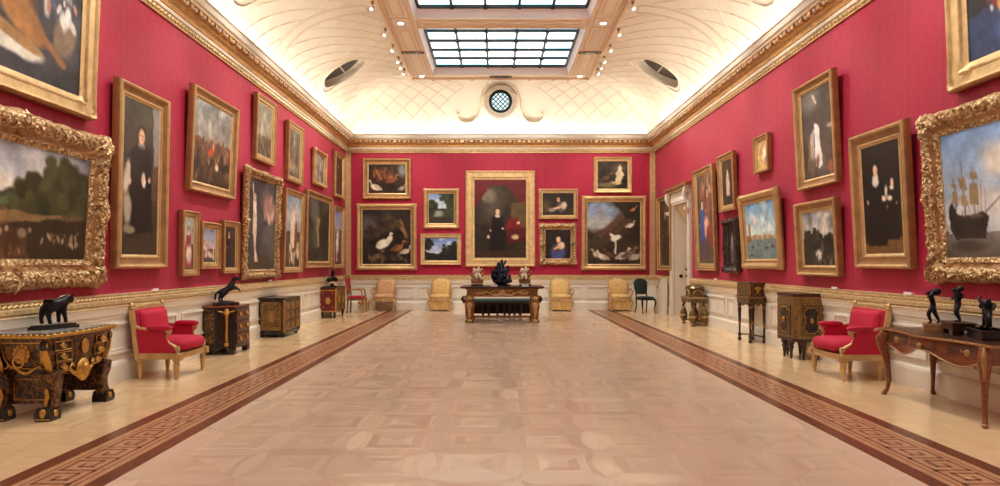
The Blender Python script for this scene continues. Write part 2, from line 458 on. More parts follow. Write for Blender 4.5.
# cornice ---------------------------------------------------------------
cg = M['cornice_gold']
CORN = [(0, 5.17), (.055, 5.17), (.065, 5.195), (.055, 5.225), (.075, 5.235), (.08, 5.30), (.12, 5.33), (.13, 5.345), (.15, 5.43), (.235, 5.43), (.24, 5.455), (.24, 5.475), (.275, 5.49), (.275, 5.545), (.25, 5.56), (.25, 5.585), (.30, 5.60), (.30, 5.625), (.28, 5.625), (.28, 5.50), (0, 5.47)]
CMAT = [wp, wp, wp, cg, cg, M['gold'], M['gold'], cg, cg, M['gold'], wp, wp, wp, M['ceiling_mould'], wp, wp, wp, wp, wp, wp]
b = MB()
for (p0, z0), (p1, z1), mt in zip(CORN[:-1], CORN[1:], CMAT):
    q = []
    for p, z in ((p0, z0), (p1, z1)):
        q += [(-HW+p, YB, z), (-HW+p, YF-p, z), (HW-p, YF-p, z), (HW-p, YB, z)]
    b.add(q, [(0, 1, 5, 4), (1, 2, 6, 5), (2, 3, 7, 6)], mt)
for side in WALLS:
    W, u0, u1 = WALLS[side]; u = u1-.3 if side != 'far' else u0+.28
    n = 0
    us = np.arange(4.5, u1-.25, .29) if side != 'far' else np.linspace(u0+.36, u1-.36, 31)
    for u in us:
        wbox(b, W, u-.05, u+.05, .12, .225, 5.365, 5.43, M['gold'])
        c = W(u+.145 if side != 'far' else u+.143, .20, 5.395)
        b.ell(c, (.034, .034, .034), wp, 8, 6)
struct(b.build('trim_5'))

# coved ceiling ----------------------------------------------------------
Z0, ZH, RS, RE, NEXP, HL = 5.45, 1.57, 2.32, 1.66, 2.3, 7.0
XS, YS = 4.95, 21.27
def cove(t):
    """t 0..1 up the cove -> fraction run, height"""
    a = t*PI/2
    return 1-math.cos(a)**(2/NEXP), Z0+ZH*math.sin(a)**(2/NEXP)
TS = [0]+[((i/40)**1.15) for i in range(1, 41)]
CV = [cove(min(t, .9999)) for t in TS]
def side_pt(f, z, y, s): return (s*(XS-f*RS), y, z)
def mk_cove(name, cutters):
    b = MB()
    ny = 120
    for s in (-1, 1):
        vs, fs = [], []
        for f, z in CV:
            yg = YS-f*RE
            for j in range(ny+1): vs.append(side_pt(f, z, YB+(yg-YB)*j/ny, s))
        for k in range(len(CV)-1):
            for j in range(ny):
                q = (k*(ny+1)+j, k*(ny+1)+j+1, (k+1)*(ny+1)+j+1, (k+1)*(ny+1)+j)
                fs.append(q if s > 0 else q[::-1])
        b.add(vs, fs, M['cream_paint'])
    vs, fs = [], []
    nx = 60
    for f, z in CV:
        xg = XS-f*RS
        for j in range(nx+1): vs.append((xg*(1-2*j/nx), YS-f*RE, z))
    for k in range(len(CV)-1):
        for j in range(nx): fs.append((k*(nx+1)+j, k*(nx+1)+j+1, (k+1)*(nx+1)+j+1, (k+1)*(nx+1)+j))
    b.add(vs, fs, M['cream_paint'])
    me = bpy.data.meshes.new(name); me.from_pydata(b.v, [], b.f)
    me.materials.append(M['cream_paint'])
    bm = bmesh.new(); bm.from_mesh(me); bmesh.ops.remove_doubles(bm, verts=bm.verts, dist=1e-4)
    bmesh.ops.recalc_face_normals(bm, faces=bm.faces)
    bm.faces.ensure_lookup_table(); f0 = min(bm.faces, key=lambda f: (f.calc_center_median()-Vector((4.8, 5, 6))).length)
    if f0.normal.x > 0: bmesh.ops.reverse_faces(bm, faces=bm.faces)
    bm.to_mesh(me); bm.free()
    o = bpy.data.objects.new(name, me); COL.objects.link(o)
    sd = o.modifiers.new('s', 'SOLIDIFY'); sd.thickness = .14; sd.offset = -1
    for c in cutters:
        bo = o.modifiers.new('b', 'BOOLEAN'); bo.operation = 'DIFFERENCE'; bo.solver = 'EXACT'; bo.object = c
    dg = bpy.context.evaluated_depsgraph_get(); dg.update()
    m2 = bpy.data.meshes.new_from_object(o.evaluated_get(dg)); o.modifiers.clear(); o.data = m2; m2.name = name
    m2.polygons.foreach_set('use_smooth', [True]*len(m2.polygons)); m2.set_sharp_from_angle(angle=.6)
    for c in cutters:
        mc = c.data; bpy.data.objects.remove(c); bpy.data.meshes.remove(mc)
    return o
# lunette windows in the side coves, one round window in the end cove
fw, zw = cove(.5)
WIN_Y = [17.75, 11.75, 5.75, -.25]
def win_axes(s):
    f0, z0_ = cove(.30); f1, z1_ = cove(.74)
    A = Vector((s*(XS-f0*RS), 0, z0_)); B_ = Vector((s*(XS-f1*RS), 0, z1_))
    ch = (B_-A); r = ch.length/2; ch.normalize(); nrm = Vector((s*ch.z, 0, abs(ch.x)))   # outward, up
    c = (A+B_)/2
    return c, ch, nrm.normalized(), r
WR = .56
def ell_ring(c, ch, r, ry, k=36): return [c+ch*(r*math.cos(2*PI*i/k))+Vector((0, ry*math.sin(2*PI*i/k), 0)) for i in range(k)]
cut = []
for s in (-1, 1):
    c, ch, nr, r = win_axes(s)
    for y in WIN_Y:
        q = MB(); cc = c+Vector((0, y, 0))
        q.loft([[tuple(v-nr*.5) for v in ell_ring(cc, ch, r, WR)], [tuple(v+nr*.7) for v in ell_ring(cc, ch, r, WR)]], M['cream_paint'])
        cut.append(q.build('cutter'))
OZ, OY, OR = 6.58, 20.78, .54
q = MB(); q.lathe([(OR, -21.5), (OR, -19.7)], M['cream_paint'], (0, 0, OZ), 40, 'y'); cut.append(q.build('cutter'))
struct(mk_cove('ceiling', cut))

# lattice of plaster ribs, arches and window surrounds on the coves
ARC = [0.]
for i in range(1, len(CV)):
    d = math.hypot((CV[i][0]-CV[i-1][0])*RS, CV[i][1]-CV[i-1][1]); ARC.append(ARC[-1]+d)
ARCE = [0.]
for i in range(1, len(CV)):
    d = math.hypot((CV[i][0]-CV[i-1][0])*RE, CV[i][1]-CV[i-1][1]); ARCE.append(ARCE[-1]+d)
def at_arc(sv, T):
    i = min(max(np.searchsorted(T, sv)-1, 0), len(T)-2); w = (sv-T[i])/(T[i+1]-T[i])
    f = CV[i][0]+(CV[i+1][0]-CV[i][0])*w; z = CV[i][1]+(CV[i+1][1]-CV[i][1])*w
    return f, z
BANDS = [14.3, 8.3, 2.3]
def side_ok(y, sv, f):
    if y > YS-f*RE-.02 or y < 1.: return False
    for bw in BANDS:
        if abs(y-bw) < .27 and sv < ARC[-1]*.90: return False
    for wy in WIN_Y:
        if ((y-wy)/(WR+.13))**2+((sv-ARC[-1]*.385)/.86)**2 < 1: return False
    return True
def rib(b, pts, nrms, w, h, mat):
    if len(pts) < 2: return
    vs = []; n = len(pts)
    for i in range(n):
        d = (pts[min(i+1, n-1)]-pts[max(i-1, 0)]).normalized(); t = d.cross(nrms[i]).normalized()
        vs += [pts[i]-t*w, pts[i]+nrms[i]*h, pts[i]+t*w]
    fs = []
    for i in range(n-1):
        for k in (0, 1): fs.append((i*3+k, i*3+k+1, i*3+k+4, i*3+k+3))
    b.add(vs, fs, mat)
def side_sample(y, sv, s):
    f, z = at_arc(sv, ARC); f2, z2 = at_arc(min(sv+.02, ARC[-1]), ARC); f1, z1 = at_arc(max(sv-.02, 0), ARC)
    tx, tz = -(f2-f1)*RS*s, z2-z1; l = math.hypot(tx, tz); n = Vector((-s*abs(tz)/l, 0, -abs(tx)/l))
    return Vector(side_pt(f, z, y, s))+n*.002, n, f
b = MB()
SP = .56
for s in (-1, 1):
    for dr in (-1, 1):
        for i in range(-8, 60):
            y0 = 1.0+i*SP; run, rn = [], []
            for k in range(0, 61):
                sv = .15+(ARC[-1]-.25)*k/60; y = y0+dr*(sv-.15)*.95
                p, n, f = side_sample(y, sv, s)
                if side_ok(y, sv, f): run.append(p); rn.append(n)
                else:
                    rib(b, run, rn, .012, .009, M['rib']); run, rn = [], []
            rib(b, run, rn, .012, .009, M['rib'])
    for bw in BANDS:
        for off in (-.23, .23, -.17, .17):
            pr = [side_sample(bw+off, .03+(ARC[-1]*.9-.03)*k/40, s) for k in range(41)]
            rib(b, [p for p, n, f in pr], [n for p, n, f in pr], .016, .014, M['rib'])
        pr = [side_sample(bw-.23+.46*k/4, ARC[-1]*.9, s) for k in range(5)]
        rib(b, [p for p, n, f in pr], [n for p, n, f in pr], .012, .009, M['rib'])
for dr in (-1, 1):
    for i in range(-26, 27):
        x0 = i*SP; run, rn = [], []
        for k in range(0, 61):
            sv = .15+(ARCE[-1]-.25)*k/60; x = x0+dr*(sv-.15)*.95; f, z = at_arc(sv, ARCE)
            f2, z2 = at_arc(min(sv+.02, ARCE[-1]), ARCE); f1, z1 = at_arc(max(sv-.02, 0), ARCE)
            ty, tz = (f2-f1)*RE, z2-z1; l = math.hypot(ty, tz); n = Vector((0, -tz/l, -ty/l))
            if abs(x) < XS-f*RS-.02 and abs(x) > 1.35+.35*math.sin(sv*2): run.append(Vector((x, YS-f*RE, z))+n*.002); rn.append(n)
            else: rib(b, run, rn, .012, .009, M['rib']); run, rn = [], []
        rib(b, run, rn, .012, .009, M['rib'])
struct(b.build('trim_6', smooth=40))

# the windows of the coves
wn = 0
for s in (-1, 1):
    c, ch, nr, r = win_axes(s)
    for y in WIN_Y[:2]:
        wn += 1; cc = c+Vector((0, y, 0)); b = MB()
        R = lambda k, e=0: [tuple(v+nr*k) for v in ell_ring(cc, ch, r+e, WR+e)]
        b.loft([R(.05, .0), R(.42, 0)], M['cream_paint'], cap=False)
        # moulded surround lying on the curve of the cove
        T = []
        for i in range(48):
            a = 2*PI*i/48; yy = y+(WR+.06)*math.sin(a); t_ = .52+.275*math.cos(a)
            f, z = cove(t_); T.append((s*(XS-f*RS-.01), yy, z))
        b.tube(T, .018, M['cream_paint'], 6, closed=True)
        b.tube([tuple(cc+nr*.25+Vector((0, -WR*.97, 0))), tuple(cc+nr*.25+Vector((0, WR*.97, 0)))], .022, M['cream_paint'], 4)
        o = struct(b.build('window_%d' % wn, smooth=40))
        g = MB(); g.add(R(.26, -.005), [tuple(range(36))], M['pane_dark']); g.build('glass', o)
b = MB()
def y_cove(z):
    if z >= Z0+ZH*.999: return YS-RE
    q = (z-Z0)/ZH; return YS-RE*(1-(1-q**NEXP)**(1/NEXP))
ring0, ring1 = [], []
for i in range(49):
    a = 2*PI*i/48; x, z = OR*math.cos(a), OZ+OR*math.sin(a)
    yy = min(max(y_cove(z)-.0, 19.66), OY); ring0.append((x, yy, z)); ring1.append((x, OY, z))
b.loft([ring0, ring1], M['cream_paint'], cap=False, closed=False)
b.lathe([(.0, -OY), (OR+.03, -OY), (OR+.03, -OY-.03), (0, -OY-.03)], M['cream_paint'], (0, 0, OZ), 40, 'y')
b.lathe([(.56, -21.26), (.56, -OY+.02), (.56, -OY+.05), (.51, -OY+.14), (.48, -OY+.12), (.45, -OY+.12), (.42, -OY+.10), (.37, -OY+.10), (.36, -OY+.02)], M['white_paint'], (0, 0, OZ), 48, 'y')
wn += 1
ow = struct(b.build('window_%d' % wn, smooth=35))
f_ = MB(); f_.lathe([(.37, -OY+.02), (.365, -OY+.07), (.29, -OY+.08), (.275, -OY+.03), (.275, -OY+.0)], M['black_metal'], (0, 0, OZ), 40, 'y')
for k in range(-2, 3):
    d = k*.105*1.414
    h = math.sqrt(max(.28**2-(d/1.414*1.0)**2, 0))
    for sg in (-1, 1):
        cx_, cz_ = d/2, sg*(-d/2)
        dx, dz = .7071*h, sg*.7071*h
        f_.tube([(cx_-dx, OY-.045, OZ+cz_-dz), (cx_+dx, OY-.045, OZ+cz_+dz)], .014, M['black_metal'], 4)
f_.build('window_frame', ow, smooth=35)
g = MB(); g.lathe([(.0, -OY+.03), (.285, -OY+.03), (.285, -OY+.035), (0, -OY+.035)], M['oculus_pane'], (0, 0, OZ), 32, 'y'); g.build('glass', ow)

# flat centre with skylights
BAYS = [(15.4-4.4*k, 19.2-4.4*k) for k in range(5)]
XI = 1.96; cf = M['ceiling_flat']
b = MB()
for s in (-1, 1): b.box(min(s*XI, s*2.66), max(s*XI, s*2.66), YB, 19.62, HL, HL+.1, cf)
edges = [19.62]+[e for n_, f2 in BAYS for e in (f2, n_)]+[YB]
for k in range(0, len(edges), 2): b.box(-XI, XI, edges[k+1], edges[k], HL, HL+.1, cf)
cm = M['ceiling_mould']
def strip(x0, x1, y0, y1, h=.03, mat=cm): b.box(x0, x1, y0, y1, HL-h, HL, mat)
for s in (-1, 1):
    for xa, xb, h in ((2.60, 2.66, .06), (1.96, 2.0, .03), (2.08, 2.1, .018), (2.52, 2.54, .018)): strip(min(s*xa, s*xb), max(s*xa, s*xb), YB, 19.62, h)
    for n_, f2 in BAYS:
        for y in (n_-.02, f2+.02): strip(min(s*2.08, s*2.54), max(s*2.08, s*2.54), y-.01, y+.01, .018)
        strip(min(s*2.18, s*2.2), max(s*2.18, s*2.2), n_+.2, f2-.2, .012); strip(min(s*2.42, s*2.44), max(s*2.42, s*2.44), n_+.2, f2-.2, .012)
        for y in (n_+.2, f2-.2): strip(min(s*2.18, s*2.44), max(s*2.18, s*2.44), y-.01, y+.01, .012)
strip(-2.66, 2.66, 19.56, 19.62, .06); strip(-2.0, 2.0, 19.2, 19.24, .03)
for n_, f2 in BAYS:
    strip(-2.0, 2.0, n_-.04, n_, .03); strip(-2.0, 2.0, f2, f2+.04, .03)
    strip(-1.8, 1.8, n_-.2, n_-.18, .015); strip(-1.8, 1.8, n_-.42, n_-.4, .015)
for x in (-2.0, -1.55, -.85, .85, 1.55, 2.0): b.box(x-.05, x+.05, 19.60, 19.68, HL-.07, HL, M['gold'])
b.box(-5.2, 5.2, YB-.2, YF+.2, 7.62, 7.75, cf)
struct(b.build('trim_7'))
GZ = 7.2
for k, (n_, f2) in enumerate(BAYS):
    wn += 1; b = MB(); a0, a1 = n_+.04, f2-.2; lp = M['lilac']
    A = [(-XI, n_, HL), (XI, n_, HL), (XI, f2, HL), (-XI, f2, HL)]; Bq = [(-1.87, a0, GZ), (1.87, a0, GZ), (1.87, a1, GZ), (-1.87, a1, GZ)]
    b.loft([A, Bq], lp, cap=False)
    o = struct(b.build('window_%d' % wn))
    fr = MB(); km = M['black_metal']
    for i in range(6):
        x = -1.87+3.74*i/5; w_ = .04 if i in (0, 5) else .028
        fr.box(x-w_, x+w_, a0, a1, GZ-.05, GZ+.01, km)
    for i in range(6):
        y = a1-.72*i
        if y < a0: break
        w_ = .045 if i == 0 else .03
        fr.box(-1.87, 1.87, y-w_, y+w_, GZ-.05, GZ+.01, km)
        for j in range(1, 5): fr.lathe([(.05, GZ-.07), (.05, GZ-.04)], km, (-1.87+3.74*j/5, y, 0), 8)
    fr.build('window_frame', o)
    g = MB(); g.add([(-1.87, a0, GZ+.02), (1.87, a0, GZ+.02), (1.87, a1, GZ+.02), (-1.87, a1, GZ+.02)], [(0, 1, 2, 3)], M['sky_pane']); g.build('glass', o)

# doorway ---------------------------------------------------------------
b = MB(); W = WALLS['right'][0]
for u0, u1 in ((DY0-.2, DY0), (DY1, DY1+.2)):
    wbox(b, W, u0, u1, 0, .07, 0, DZ+.02, wp); wbox(b, W, u0+.04, u1-.04, .07, .09, .3, DZ-.02, wp)
wbox(b, W, DY0-.2, DY1+.2, 0, .07, DZ, DZ+.34, wp); wbox(b, W, DY0-.05, DY1+.05, .07, .09, DZ+.06, DZ+.28, cr)
wbox(b, W, DY0-.3, DY1+.3, 0, .14, DZ+.34, DZ+.40, cm); wbox(b, W, DY0-.36, DY1+.36, 0, .22, DZ+.40, DZ+.48, M['gold_deep'])
for u in (DY0-.12, DY1+.12):                          # scrolled consoles
    pts = [W(u, .10+.08*math.sin(t*6.0), DZ+.36-.62*t) for t in np.linspace(0, 1, 14)]
    b.tube(pts, [.075-.035*t for t in np.linspace(0, 1, 14)], wp, 8)
    for z_, r_ in ((DZ+.3, .085), (DZ-.22, .06)):
        c = W(u, .13, z_); b.lathe([(r_, -.075), (r_, .075)], wp, c, 12, 'y')
struct(b.build('door_1', smooth=40))

# ================================================================== PAINTINGS
def vnoise(h, w, sc, rng, octv=4):
    out = np.zeros((h, w)); amp = 1.; tot = 0
    for o_ in range(octv):
        gy, gx = max(2, int(sc*h/max(h, w))+2), max(2, int(sc*w/max(h, w))+2)
        g = rng.random((gy+1, gx+1)); yy = np.linspace(0, gy-1.001, h); xx = np.linspace(0, gx-1.001, w)
        y0, x0 = yy.astype(int), xx.astype(int); fy, fx = (yy-y0)[:, None], (xx-x0)[None, :]
        fy, fx = fy*fy*(3-2*fy), fx*fx*(3-2*fx)
        v = (g[y0][:, x0]*(1-fy)*(1-fx)+g[y0][:, x0+1]*(1-fy)*fx+g[y0+1][:, x0]*fy*(1-fx)+g[y0+1][:, x0+1]*fy*fx)
        out += v*amp; tot += amp; amp *= .55; sc *= 2
    return out/tot
class Art:
    """a canvas painted in memory: u to the right, v downwards, both 0..1; aspect = width / height"""
    def __init__(s, w, h, base, seed):
        s.rng = np.random.default_rng(seed); s.w, s.h = w, h; s.asp = w/h
        s.u = ((np.arange(w)+.5)/w)[None, :]*np.ones((h, 1)); s.v = ((np.arange(h)+.5)/h)[:, None]*np.ones((1, w))
        s.c = np.ones((h, w, 3))*np.array(base, float)
        s.mottle(.14, 5)
    def mottle(s, a, sc):
        n = vnoise(s.h, s.w, sc, s.rng); s.c *= (1+a*(n-.5)*4)[..., None]
    def put(s, mask, col):
        m = np.clip(mask, 0, 1)[..., None]; s.c = s.c*(1-m)+np.array(col, float)*m
    def ell(s, x, y, rx, ry, col, soft=.35, rot=0., rag=0.):
        """radii as fractions of the height"""
        dx, dy = (s.u-x)*s.asp, s.v-y; a = math.radians(rot); c_, s_ = math.cos(a), math.sin(a)
        d = np.sqrt(((dx*c_+dy*s_)/rx)**2+((-dx*s_+dy*c_)/ry)**2)
        if rag: d = d+rag*(vnoise(s.h, s.w, 14, s.rng)-.5)*2
        s.put((1-d)/max(soft, .02)+.5, col)
    def poly(s, pts, col, soft=.01, rag=0.):
        ins = np.zeros((s.h, s.w), bool); n = len(pts); uu, vv = s.u, s.v
        if rag:
            vv = vv+rag*(vnoise(s.h, s.w, 16, s.rng)-.5); uu = uu+rag*(vnoise(s.h, s.w, 16, s.rng)-.5)
        for i in range(n):
            (x0, y0), (x1, y1) = pts[i], pts[(i+1) % n]
            c = ((y0 > vv) != (y1 > vv)) & (uu < (x1-x0)*(vv-y0)/((y1-y0) if abs(y1-y0) > 1e-9 else 1e-9)+x0)
            ins ^= c
        s.put(ins.astype(float), col)
    def line(s, x0, y0, x1, y1, w, col):
        ax, ay = x0*s.asp, y0; bx, by = x1*s.asp, y1; px, py = s.u*s.asp, s.v; L = (bx-ax)**2+(by-ay)**2+1e-9
        t = np.clip(((px-ax)*(bx-ax)+(py-ay)*(by-ay))/L, 0, 1); d = np.hypot(px-ax-t*(bx-ax), py-ay-t*(by-ay))
        s.put((w-d)/max(w*.6, .5/s.h)+.3, col)
    def vgrad(s, v0, v1, c0, c1, rag=.0):
        t = (s.v-v0)/(v1-v0); m = (s.v >= v0) & (s.v <= v1)
        col = np.array(c0, float)*(1-np.clip(t, 0, 1))[..., None]+np.array(c1, float)*np.clip(t, 0, 1)[..., None]
        s.c[m] = col[m]
    def clouds(s, v1, col, thr=.5, sc=4, k=4.):
        n = vnoise(s.h, s.w, sc, s.rng, 5); s.put(np.clip((n-thr)*k, 0, 1)*(s.v < v1)*np.clip((v1-s.v)*12, 0, 1), col)
    def trees(s, pts, col, r=.09, n=12):
        for x, y in pts:
            for k in range(n):
                q = s.rng.normal(0, r*.55, 2); sh = .7+.6*s.rng.random()
                s.ell(x+q[0]/s.asp, y+q[1], r*.5, r*.42, np.array(col)*sh, .5, 0, .5)
    def crowd(s, x0, x1, y0, y1, n, pal, r=.03):
        for k in range(n):
            x, y = s.rng.uniform(x0, x1), s.rng.uniform(y0, y1); c = pal[s.rng.integers(len(pal))]
            q = r*s.rng.uniform(.5, 1.3); s.ell(x, y, q*.6, q*1.3, c, .6, s.rng.uniform(-40, 40), .3)
    def head(s, x, y, r, skin, hair=(40, 28, 22)):
        s.ell(x, y-r*.25, r*1.02, r*1.15, hair, .25); s.ell(x+.1*r/s.asp, y+.1*r, r*.72, r*1.0, skin, .3)
        s.ell(x-.2*r/s.asp, y, r*.12, r*.07, hair, .8); s.ell(x+.4*r/s.asp, y, r*.12, r*.07, hair, .8); s.ell(x+.1*r/s.asp, y+.55*r, r*.2, r*.07, (150, 70, 60), .8)
    def person(s, x, top, hgt, cloth, skin=(214, 172, 140), collar=None, hair=(40, 28, 22), legs=True, hands=True, wide=1.):
        r = hgt*.062; A = s.asp
        s.poly([(x-.11*hgt*wide/A, top+.2*hgt), (x-.03*hgt/A, top+.13*hgt), (x+.03*hgt/A, top+.13*hgt), (x+.11*hgt*wide/A, top+.2*hgt), (x+.13*hgt*wide/A, top+.45*hgt),
                (x+.15*hgt*wide/A, top+.98*hgt), (x-.15*hgt*wide/A, top+.98*hgt), (x-.13*hgt*wide/A, top+.45*hgt)], cloth, rag=.02)
        if collar: s.ell(x, top+.165*hgt, .055*hgt, .032*hgt, collar, .3)
        s.head(x, top+.08*hgt, r, skin, hair)
        if hands:
            s.ell(x-.13*hgt*wide/A, top+.46*hgt, .018*hgt, .03*hgt, skin, .4); s.ell(x+.10*hgt*wide/A, top+.42*hgt, .02*hgt, .024*hgt, skin, .4)
    def bird(s, x, y, k, col, neck=True, flip=1):
        A = s.asp; s.ell(x, y, .11*k, .065*k, col, .25, -18*flip); s.ell(x-.07*k*flip/A, y+.015*k, .09*k, .035*k, np.array(col)*.82, .4, -30*flip)
        if neck:
            s.line(x+.08*k*flip/A, y-.03*k, x+.12*k*flip/A, y-.13*k, .018*k, col); s.ell(x+.13*k*flip/A, y-.14*k, .03*k, .022*k, col, .3)
            s.line(x+.15*k*flip/A, y-.135*k, x+.19*k*flip/A, y-.125*k, .008*k, (200, 140, 70))
        s.line(x, y+.05*k, x+.01*k/A, y+.13*k, .006*k, (90, 60, 40))

SKY, DK = (120, 150, 190), (34, 27, 24)
def art(kind, w, h, seed):
    base = {'meadow': (150, 156, 164)}.get(kind, (40, 33, 29)); a = Art(w, h, base, seed)
    R = a.rng
    if kind == 'banquet':                                  # L1
        a.c[:] = (58, 58, 66); a.mottle(.3, 5); a.ell(.3, .2, .3, .2, (74, 78, 92), .8); a.crowd(.1, .95, .05, .5, 26, [(92, 96, 112), (70, 74, 96), (150, 150, 150), (84, 66, 58)], .06)
        a.ell(.18, .55, .22, .11, (178, 44, 36), .2, 25); a.ell(.13, .56, .13, .06, (222, 128, 98), .2, 25)
        a.ell(.45, .42, .24, .12, (142, 98, 62), .3, 18, .15); a.ell(.55, .58, .26, .12, (158, 112, 64), .3, 28, .15); a.line(.62, .6, .86, .8, .035, (150, 106, 64))
        a.ell(.48, .78, .34, .085, (206, 206, 200), .25, 8, .1); a.ell(.5, .73, .3, .045, (150, 116, 74), .3, 14); a.ell(.86, .6, .12, .16, (128, 110, 92), .4, 30, .25); a.crowd(.7, .95, .3, .5, 12, [(176, 130, 120), (206, 206, 210), (90, 96, 130)], .05)
        a.crowd(.6, .95, .08, .3, 14, [(190, 192, 200), (96, 100, 122), (130, 130, 140)], .05)
    elif kind == 'meadow':                                 # L2: wide stormy valley with trees and cattle
        a.vgrad(0, .45, (142, 146, 160), (176, 186, 200)); a.clouds(.45, (224, 216, 206), .48, 4); a.clouds(.4, (118, 120, 132), .55, 3); a.vgrad(.42, .52, (96, 126, 172), (120, 130, 110))
        a.poly([(0, .5), (.4, .52), (1, .56), (1, 1), (0, 1)], (92, 72, 46)); a.c *= np.where(a.v > .5, 1, 1)[..., None]
        a.trees([(.55+.05*i, .46-.012*i*(1 if i < 7 else .6)) for i in range(10)], (58, 58, 34), .17, 16); a.trees([(.75, .3), (.85, .28), (.95, .34)], (62, 62, 38), .16, 18); a.trees([(.3, .52), (.38, .52), (.46, .5), (.22, .54)], (70, 76, 52), .07, 9)
        a.poly([(.0, .62), (.55, .58), (.85, .6), (.6, .66), (.0, .74)], (128, 102, 66), rag=.03); a.poly([(.45, .68), (1, .6), (1, 1), (.3, 1)], (48, 36, 24), rag=.05); a.poly([(0, .76), (.6, .72), (.6, 1), (0, 1)], (74, 50, 32), rag=.05)
        for x, y, c in ((.12, .78, (150, 84, 46)), (.3, .77, (160, 92, 54)), (.42, .76, (160, 140, 114)), (.56, .76, (130, 118, 100)), (.22, .82, (120, 70, 44))): a.ell(x, y, .06, .042, c, .3, 0, .2); a.ell(x+.05, y-.03, .022, .026, c, .3)
        a.crowd(.68, .95, .74, .88, 22, [(140, 122, 98), (110, 86, 64), (160, 146, 122)], .024); a.crowd(.03, .6, .86, .97, 24, [(110, 76, 48), (90, 66, 46), (140, 110, 80)], .03)
    elif kind == 'cleric':                                 # L3
        a.c[:] = (66, 60, 52); a.mottle(.15, 3); a.poly([(.80, .0), (1, .0), (1, .45), (.84, .45)], (134, 134, 142)); a.poly([(.8, .42), (1, .38), (1, .62), (.82, .62)], (92, 70, 58), rag=.04)
        a.person(.5, .16, .8, (26, 22, 23), (222, 180, 150), (150, 146, 146), (40, 30, 26), wide=1.25); a.ell(.5, .4, .14, .1, (38, 33, 34), .5); a.ell(.58, .5, .022, .05, (226, 210, 200), .3)
        a.ell(.14, .5, .035, .11, (190, 178, 168), .4, 10); a.ell(.16, .7, .045, .1, (160, 150, 138), .5, -4); a.poly([(0, .88), (1, .84), (1, 1), (0, 1)], (60, 48, 38), rag=.05); a.ell(.22, .83, .07, .03, (146, 136, 118), .4)
    elif kind == 'battle':                                 # L4
        a.vgrad(0, .5, (128, 136, 144), (150, 146, 136)); a.clouds(.5, (168, 168, 166), .45, 3); a.vgrad(.45, 1, (112, 88, 66), (58, 44, 34)); a.mottle(.2, 8)
        a.crowd(.02, .98, .44, .66, 70, [(120, 84, 66), (96, 70, 56), (150, 130, 110), (140, 62, 48), (70, 56, 48)], .035); a.crowd(.02, .98, .6, .94, 70, [(96, 72, 52), (70, 52, 40), (140, 112, 84), (52, 42, 36)], .045)
        for i in range(14): x = R.uniform(.05, .95); a.line(x, .3+R.random()*.1, x+.02, .5, .004, (120, 100, 84))
        a.ell(.44, .6, .06, .045, (186, 70, 46), .3, 0, .2); a.ell(.5, .54, .03, .04, (206, 110, 80), .4); a.head(.5, .49, .022, (220, 180, 150)); a.ell(.62, .75, .05, .04, (206, 196, 180), .4); a.ell(.4, .3, .05, .12, (180, 180, 176), .9)
    elif kind in ('lady_red', 'cavalier', 'gent'):          # small upright figures
        if kind == 'lady_red': a.c[:] = (170, 176, 170); a.mottle(.2, 4); a.poly([(0, .55), (1, .5), (1, 1), (0, 1)], (96, 80, 66)); a.person(.5, .2, .75, (150, 60, 70), collar=(220, 210, 200)); a.ell(.55, .7, .1, .16, (210, 196, 190), .5)
        elif kind == 'cavalier': a.c[:] = (60, 48, 40); a.mottle(.2, 4); a.person(.45, .12, .85, (34, 28, 28), collar=(220, 216, 206)); a.ell(.5, .6, .07, .14, (60, 44, 36), .5)
        else: a.c[:] = (60, 50, 42); a.person(.5, .1, .86, (30, 26, 26), collar=(220, 214, 204))
    elif kind == 'gods':                                   # L6: pale figures against a blue sky
        a.vgrad(0, .6, (128, 146, 186), (170, 168, 180)); a.clouds(.7, (206, 190, 186), .45, 4); a.vgrad(.62, 1, (92, 80, 74), (70, 58, 52)); a.crowd(.15, .9, .4, .85, 24, [(214, 176, 156), (190, 150, 130), (150, 92, 96), (214, 204, 196)], .07)
    elif kind == 'nymph':                                  # L9
        a.c[:] = (62, 62, 66); a.mottle(.3, 3); a.ell(.75, .3, .2, .14, (150, 116, 112), .8, 20, .3); a.ell(.8, .62, .25, .14, (90, 88, 90), .7); a.ell(.5, .92, .4, .1, (70, 56, 46), .5)
        a.poly([(.2, .26), (.3, .24), (.34, .5), (.33, .75), (.4, .9), (.3, .9), (.25, .7), (.2, .5)], (214, 196, 178), rag=.02); a.ell(.26, .4, .05, .1, (216, 200, 184), .4); a.head(.26, .2, .035, (216, 190, 168)); a.line(.23, .26, .18, .08, .014, (214, 196, 178)); a.crowd(.6, .95, .2, .45, 12, [(176, 130, 124), (150, 120, 130), (196, 170, 160)], .05)
    elif kind == 'rescue':                                 # L11
        a.vgrad(0, .5, (104, 122, 150), (150, 156, 166)); a.clouds(.5, (180, 180, 184), .5, 3); a.vgrad(.5, 1, (84, 74, 66), (58, 50, 44)); a.poly([(.42, .22), (.6, .24), (.66, .5), (.6, .72), (.42, .74), (.36, .5)], (212, 194, 172), rag=.03); a.head(.5, .18, .035, (214, 186, 160), (90, 60, 40)); a.line(.42, .26, .28, .36, .02, (206, 186, 164)); a.line(.6, .26, .72, .12, .016, (206, 186, 164))
        a.crowd(.2, .9, .68, .95, 16, [(190, 160, 130), (120, 92, 70), (206, 196, 180)], .06); a.ell(.7, .5, .06, .14, (120, 72, 62), .6)
    elif kind == 'ruin':                                   # L8
